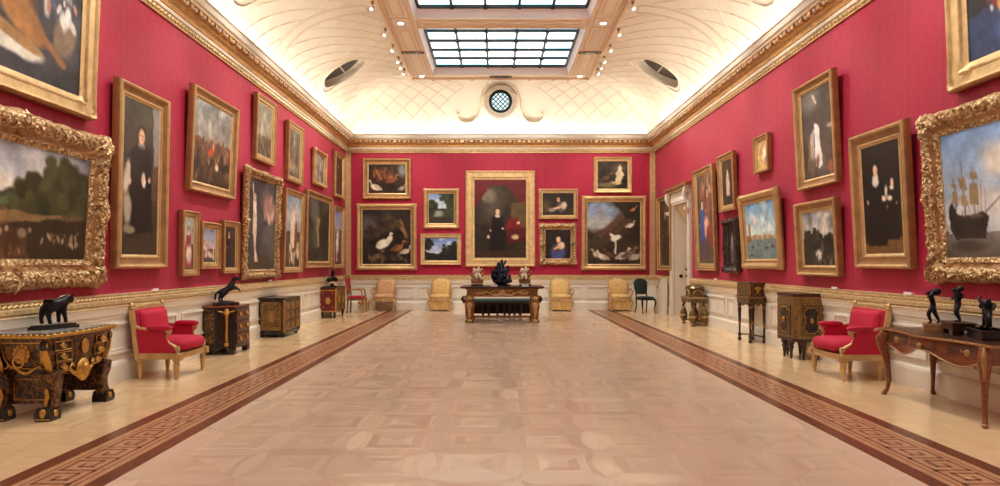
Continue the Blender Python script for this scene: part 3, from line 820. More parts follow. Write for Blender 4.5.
        a.vgrad(0, .6, (118, 118, 110), (136, 130, 112)); a.mottle(.25, 4); a.vgrad(.6, 1, (84, 72, 58), (58, 48, 40)); a.ell(.35, .5, .06, .22, (168, 164, 150), .8); a.crowd(.1, .9, .62, .95, 20, [(140, 112, 96), (110, 74, 62), (96, 84, 72)], .05)
    elif kind == 'saint':                                  # L10
        a.c[:] = (88, 82, 72); a.mottle(.3, 4); a.person(.5, .2, .72, (112, 96, 84), collar=(150, 140, 128)); a.ell(.3, .75, .1, .12, (150, 132, 112), .6); a.crowd(.2, .9, .7, .95, 12, [(120, 100, 82), (150, 136, 120)], .05)
    elif kind == 'cloudy':                                 # L12
        a.c[:] = (112, 104, 98); a.mottle(.35, 4); a.crowd(.1, .9, .15, .85, 20, [(170, 160, 150), (130, 116, 120), (96, 80, 70), (190, 184, 176)], .09)
    elif kind == 'crag':                                   # L13: dark rocks and a pale cascade
        a.c[:] = (58, 54, 46); a.mottle(.4, 4); a.ell(.3, .2, .25, .16, (92, 94, 94), .9, 0, .3); a.poly([(.42, .28), (.6, .3), (.5, .5), (.58, .72), (.46, .74), (.4, .5)], (132, 122, 94), rag=.08); a.poly([(.65, .2), (1, .1), (1, 1), (.7, 1)], (38, 34, 28), rag=.12); a.ell(.3, .9, .3, .1, (46, 40, 32), .5)
    elif kind == 'elder':                                  # L14
        a.c[:] = (58, 40, 34); a.person(.5, .2, .8, (80, 36, 34), collar=(150, 130, 112)); a.mottle(.2, 6)
    elif kind == 'angel':                                  # L15
        a.vgrad(0, .35, (110, 124, 176), (150, 150, 180)); a.vgrad(.35, 1, (112, 96, 96), (72, 56, 52)); a.person(.5, .28, .66, (206, 206, 210), collar=(220, 210, 200), hair=(130, 90, 60)); a.ell(.45, .6, .09, .1, (224, 222, 222), .5); a.ell(.6, .85, .1, .1, (120, 60, 60), .6)
    elif kind == 'poultry':                                # B1
        a.c[:] = (44, 33, 26); a.mottle(.3, 5); a.ell(.9, .22, .14, .2, (120, 130, 132), .9); a.ell(.45, .35, .3, .22, (92, 52, 34), .8, 0, .3)
        a.crowd(.15, .75, .15, .6, 22, [(130, 76, 46), (150, 104, 60), (96, 50, 36), (70, 44, 34)], .08); a.bird(.62, .55, 1.3, (150, 84, 52)); a.bird(.2, .78, 1.5, (224, 214, 190), flip=-1); a.bird(.88, .82, .9, (170, 160, 146)); a.ell(.55, .86, .2, .06, (34, 28, 24), .5)
    elif kind == 'swan':                                   # B2
        a.c[:] = (38, 33, 31); a.mottle(.3, 4); a.ell(.12, .3, .18, .2, (84, 78, 82), .9); a.ell(.5, .2, .1, .12, (70, 62, 50), .7); a.line(.78, .2, .9, .5, .03, (120, 88, 54)); a.line(.72, .28, .88, .44, .02, (146, 110, 66)); a.trees([(.3, .4), (.6, .3), (.5, .35)], (58, 46, 34), .12)
        a.ell(.42, .63, .13, .08, (226, 222, 210), .25, -28, .12); a.ell(.55, .55, .09, .05, (222, 216, 204), .3, -55); a.line(.56, .56, .58, .44, .02, (224, 220, 208)); a.ell(.6, .44, .03, .02, (224, 220, 208), .3); a.bird(.72, .7, .9, (140, 92, 52)); a.bird(.88, .76, .7, (200, 190, 180)); a.bird(.3, .85, .7, (110, 96, 84)); a.crowd(.1, .9, .8, .95, 16, [(80, 60, 44), (104, 84, 60)], .04)
    elif kind == 'grove':                                  # B3
        a.vgrad(0, .5, (110, 146, 196), (186, 206, 222)); a.clouds(.5, (214, 222, 228), .5, 3); a.poly([(0, .48), (.4, .56), (1, .5), (1, 1), (0, 1)], (58, 60, 46), rag=.08); a.trees([(.8, .12), (.9, .22), (.7, .06), (.1, .4), (.06, .55), (.9, .4)], (44, 50, 36), .17, 16); a.ell(.4, .7, .14, .12, (140, 146, 140), .7, 0, .4); a.ell(.55, .85, .35, .09, (52, 44, 34), .6)
    elif kind == 'evening':                                # B4
        a.vgrad(0, .68, (92, 126, 200), (196, 206, 226)); a.clouds(.6, (220, 222, 230), .58, 3); a.poly([(0, .5), (.12, .62), (.45, .72), (.56, .5), (.75, .42), (1, .32), (1, 1), (0, 1)], (34, 34, 34), rag=.08); a.trees([(.08, .2), (.14, .3), (.05, .38)], (40, 40, 34), .15, 14); a.trees([(.9, .3), (.8, .42), (.65, .5)], (36, 38, 34), .13, 12)
    elif kind == 'monarch':                                # B5
        a.c[:] = (48, 39, 31); a.mottle(.2, 3); a.ell(.32, .34, .14, .22, (76, 70, 58), .9); a.ell(.27, .22, .09, .08, (120, 112, 96), .8); a.poly([(0, 0), (1, 0), (1, .26), (.86, .3), (.72, .16), (.62, .09), (.3, .07), (.2, .2), (.04, .34), (0, .34)], (92, 24, 28), rag=.04)
        a.poly([(.7, .3), (.98, .28), (.98, .62), (.7, .6)], (88, 72, 46), rag=.03); a.ell(.75, .6, .1, .1, (112, 24, 30), .4); a.poly([(.62, .62), (.98, .62), (.98, .8), (.62, .8)], (78, 22, 26), rag=.02); a.ell(.78, .73, .045, .03, (196, 176, 140), .5)
        a.person(.45, .36, .62, (20, 18, 20), (226, 190, 160), (214, 208, 200), (60, 44, 34), wide=1.1); a.ell(.27, .73, .018, .024, (214, 196, 176), .4); a.ell(.84, .55, .018, .016, (214, 196, 176), .4); a.poly([(0, .92), (1, .88), (1, 1), (0, 1)], (58, 40, 30), rag=.02)
    elif kind == 'reader':                                 # B6
        a.c[:] = (38, 32, 28); a.ell(.15, .6, .2, .25, (80, 62, 46), .9); a.ell(.6, .62, .2, .24, (92, 84, 76), .5); a.ell(.68, .56, .11, .16, (206, 192, 176), .6, 20); a.head(.5, .3, .09, (206, 164, 130)); a.line(.62, .6, .34, .72, .05, (206, 168, 138)); a.ell(.3, .76, .14, .08, (140, 128, 112), .5); a.ell(.9, .8, .14, .14, (62, 46, 38), .5)
    elif kind == 'lady_blue':                              # B7
        a.c[:] = (34, 29, 28); a.ell(.5, .78, .24, .3, (62, 72, 132), .4, 0, .1); a.ell(.45, .62, .14, .14, (84, 60, 56), .4); a.ell(.62, .55, .12, .12, (216, 190, 170), .5, 30); a.head(.5, .34, .1, (216, 178, 150)); a.line(.36, .66, .58, .56, .035, (214, 176, 148))
    elif kind == 'ducks':                                  # B8
        a.c[:] = (46, 40, 33); a.mottle(.3, 5); a.ell(.7, .25, .25, .14, (88, 80, 64), .9); a.poly([(.62, .42), (.74, .1), (.86, .5), (.78, .74), (.6, .76)], (206, 196, 166), rag=.08); a.ell(.6, .78, .2, .06, (196, 176, 130), .5); a.bird(.28, .6, 1.2, (96, 78, 58)); a.ell(.3, .85, .3, .08, (110, 100, 66), .6)
    elif kind == 'aviary':                                 # B9
        a.c[:] = (52, 41, 33); a.mottle(.25, 4); a.ell(.22, .18, .3, .2, (128, 150, 182), .7, 0, .2); a.ell(.2, .34, .25, .12, (166, 170, 178), .8, 0, .2); a.line(.15, .62, .7, .2, .05, (92, 66, 50)); a.line(.2, .72, .78, .3, .045, (76, 56, 44)); a.poly([(.5, .0), (1, 0), (1, .4), (.8, .3)], (44, 42, 32), rag=.1)
        a.poly([(.0, .6), (.2, .55), (.36, .7), (0, .9)], (58, 54, 40), rag=.08); a.ell(.54, .58, .09, .045, (236, 232, 222), .25, -20); a.ell(.47, .54, .05, .022, (236, 232, 222), .3, 40); a.line(.53, .64, .53, .82, .014, (222, 216, 206)); a.bird(.8, .38, .5, (214, 206, 196)); a.bird(.86, .13, .4, (200, 120, 90)); a.bird(.27, .16, .5, (150, 150, 150))
        for x, y, k, c in ((.18, .84, .6, (180, 170, 156)), (.3, .88, .7, (214, 206, 190)), (.66, .86, .8, (216, 210, 200)), (.78, .84, .8, (120, 100, 90)), (.9, .88, .7, (190, 180, 170)), (.42, .84, .6, (96, 72, 56))): a.bird(x, y, k, c, flip=1 if x > .5 else -1)
    elif kind == 'merchant':                               # R1
        a.c[:] = (76, 60, 46); a.person(.5, .16, .84, (50, 38, 32), collar=(130, 116, 98), wide=1.2); a.mottle(.3, 5)
    elif kind == 'family':                                 # R2: group in blue and rose
        a.c[:] = (88, 74, 62); a.mottle(.25, 4); a.person(.3, .28, .6, (66, 82, 142), collar=(206, 186, 166), wide=1.2); a.person(.66, .16, .55, (150, 84, 72), collar=(206, 170, 146)); a.ell(.55, .6, .08, .12, (216, 176, 148), .5); a.ell(.7, .72, .1, .14, (130, 58, 54), .5); a.ell(.4, .84, .2, .1, (84, 74, 84), .6); a.crowd(.2, .9, .05, .3, 12, [(190, 150, 126), (120, 96, 84), (140, 90, 76)], .05)
    elif kind == 'child':                                  # R3
        a.c[:] = (60, 48, 40); a.mottle(.2, 4); a.person(.5, .2, .72, (196, 182, 170), (220, 180, 150), (216, 206, 196), (60, 40, 30)); a.ell(.5, .86, .2, .08, (46, 36, 30), .5)
    elif kind == 'miniature':                              # R4
        a.c[:] = (206, 172, 112); a.mottle(.2, 4); a.ell(.6, .5, .12, .26, (230, 220, 208), .4, -12); a.head(.58, .22, .07, (216, 176, 140)); a.ell(.3, .4, .06, .14, (170, 120, 70), .5, 20); a.ell(.7, .72, .09, .12, (120, 96, 130), .5)
    elif kind == 'wraith':                                 # R5
        a.c[:] = (44, 38, 38); a.mottle(.2, 5); a.person(.45, .2, .7, (84, 80, 84), (190, 170, 150), (180, 176, 170)); a.ell(.45, .45, .04, .16, (170, 168, 168), .5)
    elif kind == 'lagoon':                                 # R6: harbour with far buildings and boats
        a.vgrad(0, .62, (110, 160, 206), (190, 212, 220)); a.clouds(.6, (216, 226, 230), .52, 4); a.ell(.3, .3, .2, .08, (214, 222, 228), .9, 20, .4); a.vgrad(.62, 1, (116, 142, 150), (104, 128, 132)); a.mottle(.08, 20)
        for i in range(16): x = .06+.9*i/15; hh = .03+.05*R.random(); a.poly([(x-.035, .64), (x-.035, .64-hh), (x+.035, .64-hh), (x+.035, .64)], [(176, 150, 116), (160, 130, 104), (196, 170, 140)][i % 3])
        a.poly([(.1, .66), (.1, .40), (.13, .34), (.16, .40), (.16, .66)], (150, 116, 92)); a.poly([(0, .7), (.0, .56), (.16, .6), (.2, .68)], (130, 92, 66)); a.ell(.6, .57, .05, .03, (170, 176, 170), .3)
        for x, y, k in ((.2, .78, 1.), (.4, .74, .7), (.66, .8, 1.2), (.84, .78, 1.1), (.75, .7, .7), (.5, .69, .6), (.15, .92, 1.)): a.ell(x, y, .07*k, .016*k, (44, 36, 32), .3); a.line(x, y, x+.01, y-.09*k, .006, (60, 46, 38)); a.ell(x+.02, y-.03, .012*k, .02*k, (170, 90, 60), .5)
    elif kind == 'heron':                                  # R7: pale bird and draped cloth in the gloom
        a.c[:] = (70, 60, 58); a.mottle(.25, 3); a.ell(.3, .12, .2, .12, (100, 96, 98), .9); a.line(.42, .07, .5, .16, .02, (196, 186, 170)); a.poly([(.42, .36), (.56, .44), (.66, .84), (.5, .9), (.36, .84), (.42, .62)], (232, 232, 236), rag=.04); a.poly([(.28, .5), (.42, .42), (.36, .86), (.24, .9)], (170, 160, 152), rag=.05); a.line(.24, .58, .16, .9, .012, (150, 120, 90)); a.ell(.9, .46, .06, .02, (176, 170, 166), .5); a.crowd(.2, .9, .8, .96, 18, [(150, 96, 70), (120, 84, 66), (96, 92, 84)], .05)
    elif kind == 'castle':                                 # R8
        a.vgrad(0, .55, (134, 150, 172), (176, 174, 170)); a.clouds(.55, (206, 202, 196), .45, 3); a.clouds(.4, (100, 100, 104), .52, 3); a.poly([(0, .5), (.05, .5), (.06, .36), (.2, .34), (.22, .42), (.32, .4), (.36, .3), (.44, .3), (.46, .5), (1, .52), (1, 1), (0, 1)], (44, 42, 40), rag=.04); a.trees([(.2, .46), (.4, .48), (.75, .52), (.55, .5), (.9, .54)], (42, 42, 34), .1, 10); a.ell(.5, .8, .12, .1, (206, 202, 196), .6, 0, .4); a.ell(.62, .68, .04, .12, (96, 92, 84), .6); a.crowd(.2, .9, .82, .96, 20, [(110, 104, 94), (70, 60, 50)], .05)
    elif kind == 'two_ladies':                             # R9
        a.c[:] = (26, 22, 21); a.poly([(0, .9), (1, .84), (1, 1), (0, 1)], (110, 78, 48), rag=.02); a.person(.36, .17, .76, (17, 16, 17), (222, 186, 160), (216, 210, 202), (26, 22, 22), wide=1.3); a.ell(.36, .34, .05, .045, (214, 208, 200), .4); a.person(.76, .32, .56, (20, 19, 20), (222, 186, 160), (214, 208, 198), (44, 34, 30)); a.ell(.56, .5, .035, .022, (224, 196, 176), .4); a.ell(.7, .5, .04, .022, (222, 214, 204), .5); a.ell(.62, .44, .02, .05, (206, 200, 190), .5)
    elif kind == 'garland':                                # R10
        a.c[:] = (40, 38, 46); a.mottle(.25, 4); a.poly([(0, .62), (.5, .5), (1, .52), (1, 1), (0, 1)], (46, 62, 104), rag=.05); a.ell(.35, .7, .1, .2, (62, 80, 126), .7, 20); a.ell(.65, .8, .12, .16, (58, 74, 118), .7, -10); a.ell(.3, .34, .06, .1, (150, 146, 150), .6); a.ell(.56, .3, .08, .12, (206, 190, 182), .5)
        a.crowd(.2, .9, .42, .62, 26, [(176, 64, 50), (206, 120, 70), (196, 160, 90), (120, 40, 44), (190, 190, 186)], .05)
    elif kind == 'ships':                                  # R11: tall ship lying in calm water
        T = lambda x: (x-.13)*.64+.03
        a.vgrad(0, .8, (120, 158, 212), (192, 200, 208)); a.ell(.34, .28, .15, .13, (214, 212, 210), .8, 10, .3); a.ell(.6, .4, .3, .14, (208, 208, 210), .7, 0, .3); a.ell(.3, .6, .3, .12, (196, 198, 204), .8, 0, .3); a.clouds(.8, (206, 208, 212), .55, 3, 3.); a.vgrad(.8, 1, (124, 120, 118), (84, 76, 70)); a.mottle(.03, 10)
        hull = (44, 38, 36)
        a.poly([(T(.13), .60), (T(.17), .55), (T(.22), .66), (T(.40), .68), (T(.47), .64), (T(.52), .68), (T(.48), .84), (T(.2), .85), (T(.14), .76)], hull, rag=.012); a.ell(T(.32), .9, .16, .05, (62, 54, 50), .8)
        for x, y0 in ((.2, .36), (.29, .25), (.39, .30)): a.line(T(x), y0, T(x+.004), .7, .005, (84, 66, 54))
        for x, y0, y1, w_ in ((.2, .47, .58, .03), (.2, .40, .45, .022), (.39, .42, .60, .042), (.29, .36, .47, .034), (.29, .5, .6, .03), (.4, .33, .4, .03)): a.poly([(T(x)-w_*.6, y0), (T(x)+w_*.6, y0+.01), (T(x)+w_*.8, y1), (T(x)-w_*.7, y1-.02)], (140, 122, 96), rag=.012)
        a.line(T(.48), .66, T(.62), .55, .006, (84, 66, 54)); a.ell(T(.4), .68, .08, .014, (96, 80, 60), .5)
        for i in range(12): a.line(T(.16+.03*i), .42+.02*(i % 3), T(.14+.032*i), .68, .002, (90, 76, 66))
        for x, k in ((.015, .5), (.36, .6), (.5, .9), (.75, .7), (.92, .5)): a.ell(x, .79, .04*k, .02*k, (70, 62, 60), .4); a.line(x, .79, x, .79-.14*k, .004, (96, 84, 78)); a.poly([(x, .79-.13*k), (x+.02*k, .77-.02*k), (x-.01, .77)], (190, 182, 168))
    # loose brushwork: the whole picture is dragged about a little, mottled and toned
    k = h*.014; wy = (vnoise(h, w, 9, R, 4)-.5)*2*k; wx = (vnoise(h, w, 9, R, 4)-.5)*2*k
    yy = np.clip(np.arange(h)[:, None]+wy, 0, h-1.001); xx = np.clip(np.arange(w)[None, :]+wx, 0, w-1.001)
    y0, x0 = yy.astype(int), xx.astype(int); fy, fx = (yy-y0)[..., None], (xx-x0)[..., None]; c = a.c; y1, x1 = np.minimum(y0+1, h-1), np.minimum(x0+1, w-1)
    a.c = c[y0, x0]*(1-fy)*(1-fx)+c[y0, x1]*(1-fy)*fx+c[y1, x0]*fy*(1-fx)+c[y1, x1]*fy*fx
    a.mottle(.07, 7); a.mottle(.07, 24); a.c *= np.array([1., .97, .93])
    t_ = vnoise(h, w, 12, R, 3); a.c += ((t_-.5)*16)[..., None]*np.array([1., .85, .6])
    a.c = np.clip(a.c*1.06+3, 4, 248)
    return a.c

def ring_frame(b, W, H, fw, prof, mats, style, seed):
    """mitred moulding: prof = (distance in 0..1 of the moulding width, height off the wall)"""
    rng = random.Random(seed); n = {'plain': 1, 'ornate': 1, 'corner': 1}[style]
    def dens(L): return max(8, int(L/.045)) if style != 'plain' else 1
    nx, nz = dens(W), dens(H); amp = {'plain': 0, 'corner': .012, 'ornate': .03}[style]
    rings = []
    ph = [rng.uniform(0, 6) for _ in range(8)]
    for k, (t, h) in enumerate(prof):
        d = t*fw; x0, x1, z0, z1 = -W/2+d, W/2-d, d, H-d; ring = []
        for s_, (ax, az, bx, bz, cnt, L) in enumerate(((x0, z0, x1, z0, nx, W), (x1, z0, x1, z1, nz, H), (x1, z1, x0, z1, nx, W), (x0, z1, x0, z0, nz, H))):
            for j in range(cnt):
                q = j/cnt; x, z = ax+(bx-ax)*q, az+(bz-az)*q; hh = h
                if amp and 0 < k < len(prof)-1:
                    dist = min(q, 1-q)*L; mid = abs(q-.5)*L
                    e = math.exp(-(dist/(.8*fw))**2)*1.2+(math.exp(-(mid/(.7*fw))**2)*.9 if style == 'ornate' else 0)
                    wob = math.sin(q*L*38+ph[0]+k*1.9)*.5+math.sin(q*L*71+ph[1]-k*2.3)*.4+rng.uniform(-.7, .7)
                    hh += amp*(wob*(.55 if style == 'ornate' else .2)+e*(1.1+.8*wob))*math.sin(PI*min(max(t, .08), .92))
                    if t < .3:
                        o_ = amp*(.8*e+.45*abs(math.sin(q*L*9+ph[2]))*(1 if style == 'ornate' else .15)+(.25*rng.random() if style == 'ornate' else 0))
                        nxn, nzn = ((0, -1), (1, 0), (0, 1), (-1, 0))[s_]; x += nxn*o_; z += nzn*o_
                ring.append((x, -hh, z))
        rings.append(ring)
    m = len(rings[0]); o = len(b.v); b.v += [p for r in rings for p in r]
    for i in range(len(rings)-1):
        kk = b.mi(mats[i])
        for j in range(m): b.f.append([o+i*m+j, o+i*m+(j+1) % m, o+(i+1)*m+(j+1) % m, o+(i+1)*m+j]); b.m.append(kk)
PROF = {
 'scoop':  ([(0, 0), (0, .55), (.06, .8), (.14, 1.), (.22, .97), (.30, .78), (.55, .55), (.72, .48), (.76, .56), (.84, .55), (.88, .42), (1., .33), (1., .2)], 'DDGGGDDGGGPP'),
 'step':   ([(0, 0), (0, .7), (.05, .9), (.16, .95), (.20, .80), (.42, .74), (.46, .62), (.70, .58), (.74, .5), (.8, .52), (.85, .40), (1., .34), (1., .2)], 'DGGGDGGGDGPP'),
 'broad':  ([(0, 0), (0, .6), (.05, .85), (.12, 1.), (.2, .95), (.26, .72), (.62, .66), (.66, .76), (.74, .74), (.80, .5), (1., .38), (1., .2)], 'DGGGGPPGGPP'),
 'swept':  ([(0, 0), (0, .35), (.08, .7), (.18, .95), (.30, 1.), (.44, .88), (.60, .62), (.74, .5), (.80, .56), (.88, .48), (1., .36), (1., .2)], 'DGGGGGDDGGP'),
}
def picture(name_label, cat_group, W, H, fw, depth, kind, seed, style='plain', prof='scoop', tone='gold', dens=40, loc=None, rz=0, lean=0.):
    root = empty('framed_painting', loc, rz, lean)
    tag(root, name_label, 'painting', cat_group)
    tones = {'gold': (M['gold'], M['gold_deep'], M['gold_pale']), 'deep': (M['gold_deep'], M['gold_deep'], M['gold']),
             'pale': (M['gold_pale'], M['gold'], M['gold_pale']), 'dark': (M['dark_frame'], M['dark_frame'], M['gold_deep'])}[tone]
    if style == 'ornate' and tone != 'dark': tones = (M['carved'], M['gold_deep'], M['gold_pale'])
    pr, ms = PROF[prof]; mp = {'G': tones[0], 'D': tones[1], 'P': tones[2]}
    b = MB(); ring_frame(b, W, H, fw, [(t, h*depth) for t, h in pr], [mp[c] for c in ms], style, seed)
    # back board closes the frame
    b.add([(-W/2, -.001, 0), (W/2, -.001, 0), (W/2, -.001, H), (-W/2, -.001, H)], [(0, 1, 2, 3)], tones[1])
    if style == 'ornate':                              # carved leaves and shells
        rng = random.Random(seed+5)
        def leafs(cx, cz, ang, k, size):
            for q in range(k):
                a = ang+(q-(k-1)/2)*.55; r = size*(.8+.4*rng.random())
                p0 = (cx, -depth*.95, cz); p1 = (cx+math.cos(a)*r*.6, -depth*1.1, cz+math.sin(a)*r*.6); p2 = (cx+math.cos(a)*r, -depth*.9, cz+math.sin(a)*r)
                b.tube([p0, p1, p2], [size*.12, size*.17, size*.05], tones[rng.choice((0, 2))], 6)
        e = fw*.34
        for cx, cz, an in ((-W/2+e, e, -2.36), (W/2-e, e, -.78), (W/2-e, H-e, .78), (-W/2+e, H-e, 2.36)): leafs(cx, cz, an, 7, fw*.42)
        for cx, cz, an in ((0, e*.8, -PI/2), (0, H-e*.8, PI/2), (-W/2+e*.8, H/2, PI), (W/2-e*.8, H/2, 0)): leafs(cx, cz, an, 5, fw*.36)
        st = fw*.34
        for L, hor in ((W, 1), (H, 0)):
            n = int(L/st)
            for i in range(1, n):
                d = i*L/n-L/2
                for sd in (0, 1):
                    if hor: leafs(d, e*.9 if sd == 0 else H-e*.9, rng.uniform(0, 6), 2, fw*.22)
                    else: leafs(-W/2+e*.9 if sd == 0 else W/2-e*.9, d+H/2, rng.uniform(0, 6), 2, fw*.22)
    b.build('frame', root, smooth=45 if style != 'plain' else 25)
    cw, ch = W-2*fw+.02, H-2*fw+.02; nx, nz = max(14, int(cw*dens)), max(14, int(ch*dens))
    img = art(kind, nx, nz, seed)
    lin = np.where(img/255 <= .04045, img/255/12.92, ((img/255+.055)/1.055)**2.4)
    me = bpy.data.meshes.new('canvas'); y = -depth*.3
    xs = np.linspace(-cw/2, cw/2, nx); zs = np.linspace(fw-.01+ch, fw-.01, nz)
    vs = [(x, y, z) for z in zs for x in xs]
    me.from_pydata(vs, [], [(j*nx+i, (j+1)*nx+i, (j+1)*nx+i+1, j*nx+i+1) for j in range(nz-1) for i in range(nx-1)])
    at = me.attributes.new('Paint', 'FLOAT_COLOR', 'POINT')
    at.data.foreach_set('color', np.concatenate([lin.reshape(-1, 3), np.ones((nx*nz, 1))], 1).astype(np.float32).ravel())
    me.materials.append(M['paint']); o = bpy.data.objects.new('canvas', me); COL.objects.link(o); o.parent = root
    return root

def side_picture(side, nb, nt, fb, fw, kind, label, seed, style='plain', prof='scoop', tone='gold', depth=.11, near_y=None, top=None):
    """hang a leaning picture on a side wall from what was measured: near-bottom, near-top and far-bottom corners of its front"""
    s = -1 if side == 'left' else 1
    XFr = s*(HW-depth)
    Yn = F*abs(XFr-CX)/abs(nb[0]-VX); Yf = F*abs(XFr-CX)/abs(fb[0]-VX)
    zb = CZ+(VY-nb[1])*Yn/F; zt = CZ+(VY-nt[1])*Yn/F
    lean = abs(CX+(nt[0]-VX)*Yn/F-XFr); 
    if (CX+(nt[0]-VX)*Yn/F-XFr)*s > 0: lean = 0.
    zb = (zb+CZ+(VY-fb[1])*Yf/F)/2
    H = math.hypot(zt-zb, lean); ang = math.asin(min(lean/H, .2)); W = Yf-Yn
    return picture(label, 'paintings on the %s wall' % side, W, H, fw, depth, kind, seed, style, prof, tone, 60 if Yn < 12 else 46,
                   (s*(HW-.004), (Yn+Yf)/2, zb), PI/2 if side == 'left' else -PI/2, ang)
def side_direct(side, y0, y1, z0, z1, lean, fw, kind, label, seed, **k):
    s = -1 if side == 'left' else 1; H = z1-z0
    return picture(label, 'paintings on the %s wall' % side, y1-y0, H, fw, .12, kind, seed, dens=80, loc=(s*(HW-.004), (y0+y1)/2, z0), rz=PI/2 if side == 'left' else -PI/2, lean=math.asin(lean/H), **k)
def far_picture(x0, y0, x1, y1, fw, kind, label, seed, depth=.09, **k):
    Y = YF-depth; q = Y/F
    X0, X1 = CX+(x0-VX)*q, CX+(x1-VX)*q; z1, z0 = CZ+(VY-y0)*q, CZ+(VY-y1)*q
    return picture(label, 'paintings on the far wall', X1-X0, z1-z0, fw, depth, kind, seed, loc=((X0+X1)/2, YF-.004, z0), dens=44, **k)

side_direct('left', 5.25, 7.77, 3.18, 5.04, .075, .23, 'banquet', 'large still life of birds, red meat and white cloth, hung above the wide cattle landscape', 11, prof='broad', style='corner')
side_direct('left', 5.0, 7.93, 1.25, 2.99, .10, .30, 'meadow', 'huge landscape of trees, cattle and cloudy sky in a heavily carved gold frame', 12, style='ornate', prof='swept', tone='gold')
side_picture('left', (117.6, 269.8), (121.6, 76), (168, 267.7), .19, 'cleric', 'tall full-length portrait of a black-robed figure above the left crimson armchair', 13, prof='scoop')
side_picture('left', (191, 192), (196, 82.5), (236, 198), .17, 'battle', 'crowded battle scene with a rider in red, hung high beside the tall black-robed portrait', 14, prof='scoop')
side_picture('left', (184, 277), (185, 209.5), (200, 275), .10, 'lady_red', 'small narrow picture of a figure in red, first of three small ones in a row', 15, prof='step', depth=.1)
side_picture('left', (203, 269.5), (203.5, 221), (221.5, 268.2), .11, 'gods', 'small picture of pale figures on blue sky, middle of three in a row', 16, prof='step', depth=.1)
side_picture('left', (225, 273.6), (225.5, 220), (240.5, 272.8), .10, 'cavalier', 'small narrow portrait of a dark-clothed pale-collared figure, last of three small ones in a row', 17, prof='step', depth=.1)
side_picture('left', (257, 160), (259, 91.5), (276, 166), .15, 'ruin', 'narrow misty grey-green scene hung high above the large carved-frame pale nude', 18, prof='step')
side_picture('left', (245.5, 278.8), (248.8, 165.5), (279.5, 276.5), .17, 'nymph', 'large upright painting of a pale standing nude in a carved leafy gilt frame', 19, style='ornate', prof='swept')
side_picture('left', (289, 180.5), (290.3, 119.5), (303.7, 185), .14, 'saint', 'narrow greyish figure painting hung high, just beyond the misty grey-green scene', 20, prof='step')
side_picture('left', (284.8, 272.8), (287.5, 187.3), (303.4, 272), .13, 'rescue', 'tall narrow painting of a pale figure under blue-grey sky, next to the carved-frame nude', 21, prof='step')
side_picture('left', (315, 184.5), (316, 146.8), (327, 187.8), .12, 'cloudy', 'small pale grey figure piece in a scalloped frame, hung high near the corner', 22, style='corner', prof='swept')
side_picture('left', (307, 268.6), (308.5, 188.3), (332.3, 267.3), .18, 'crag', 'large dark rocky landscape with a pale patch, above the red marquetry cabinet', 23, prof='scoop')
side_picture('left', (336, 197), (336.5, 150.3), (345, 199), .12, 'elder', 'brown upright portrait hung high at the very end of the wall beside the corner', 24, prof='step')
side_picture('left', (334.5, 268.5), (335.2, 205), (344.6, 268), .12, 'angel', 'tall picture of a white-clothed figure under blue sky, low at the far corner', 25, prof='step')

far_picture(362.4, 158.2, 411, 199, .19, 'poultry', 'dark painting of brown fowl, white bird at lower left, above the large swan picture', 31, prof='scoop', tone='gold')
far_picture(356, 203.5, 416.6, 270.2, .2, 'swan', 'large dark picture with a big white swan, left end of the far wall', 32, prof='swept', style='corner')
far_picture(423.3, 188.3, 459, 228.5, .17, 'grove', 'small wooded landscape with blue sky, above the twilight landscape', 33, prof='swept', style='corner')
far_picture(420.2, 233.7, 461.3, 264.8, .14, 'evening', 'wide twilight landscape of bright blue sky over black trees', 34, prof='broad', tone='pale')
far_picture(465.4, 170.4, 535.2, 266.8, .29, 'monarch', 'very large portrait of a man in black under a red curtain, centre of far wall', 35, prof='broad', tone='pale', depth=.12)
far_picture(538.8, 188.8, 578, 219, .13, 'reader', 'small dark wide picture of a reading figure in a pale sleeve', 36, prof='step')
far_picture(539.8, 223.8, 576.6, 264.3, .19, 'lady_blue', 'small dark half-length of a figure in a blue skirt, in a carved frame', 37, prof='swept', style='ornate')
far_picture(593.7, 156.7, 632.2, 192.8, .14, 'ducks', 'small dark bird picture with a pale upright shape, above the large picture of birds', 38, prof='scoop', tone='pale')
far_picture(581.6, 195.7, 646.8, 270.2, .2, 'aviary', 'large picture of many birds with a white one flying, right end of far wall', 39, prof='swept', style='corner')

side_picture('right', (670, 271), (669, 193), (657, 269.8), .14, 'merchant', 'tall brown portrait between the far corner and the doorway', 41, prof='scoop')
side_picture('right', (714.5, 272.2), (710.5, 163), (695, 268.7), .17, 'family', 'tall group picture with a figure in blue, just beside the white doorway', 42, prof='step')
side_picture('right', (733.5, 210.7), (731, 150), (718.3, 211.5), .14, 'child', 'narrow portrait of a pale-dressed figure above the small black-framed picture', 43, prof='step')
side_picture('right', (766.8, 171), (766, 132), (753, 173.8), .10, 'miniature', 'smallest picture, golden with a white figure, hung high on its own', 44, prof='step')
side_picture('right', (737, 272.8), (735.6, 218.5), (723.5, 270.5), .11, 'wraith', 'small dark picture of a grey figure in a blackened carved frame', 45, style='ornate', prof='swept', tone='dark')
side_picture('right', (780, 269.8), (774, 186), (741.7, 268.5), .2, 'lagoon', 'bright harbour view with blue sky, boats and distant buildings', 46, style='corner', prof='swept')
side_picture('right', (836, 184), (830, 67), (796.7, 189.6), .16, 'heron', 'tall gloomy picture with white drapery in the middle, hung high', 47, prof='scoop')
side_picture('right', (837.7, 277), (833, 196), (796.5, 275), .17, 'castle', 'landscape of a dark castle under grey clouds above the octagonal cabinet', 48, prof='scoop')
side_picture('right', (909.6, 269), (901.5, 118), (854, 268.5), .2, 'two_ladies', 'dark portrait of a woman and child in black above the right crimson armchair', 49, prof='scoop')
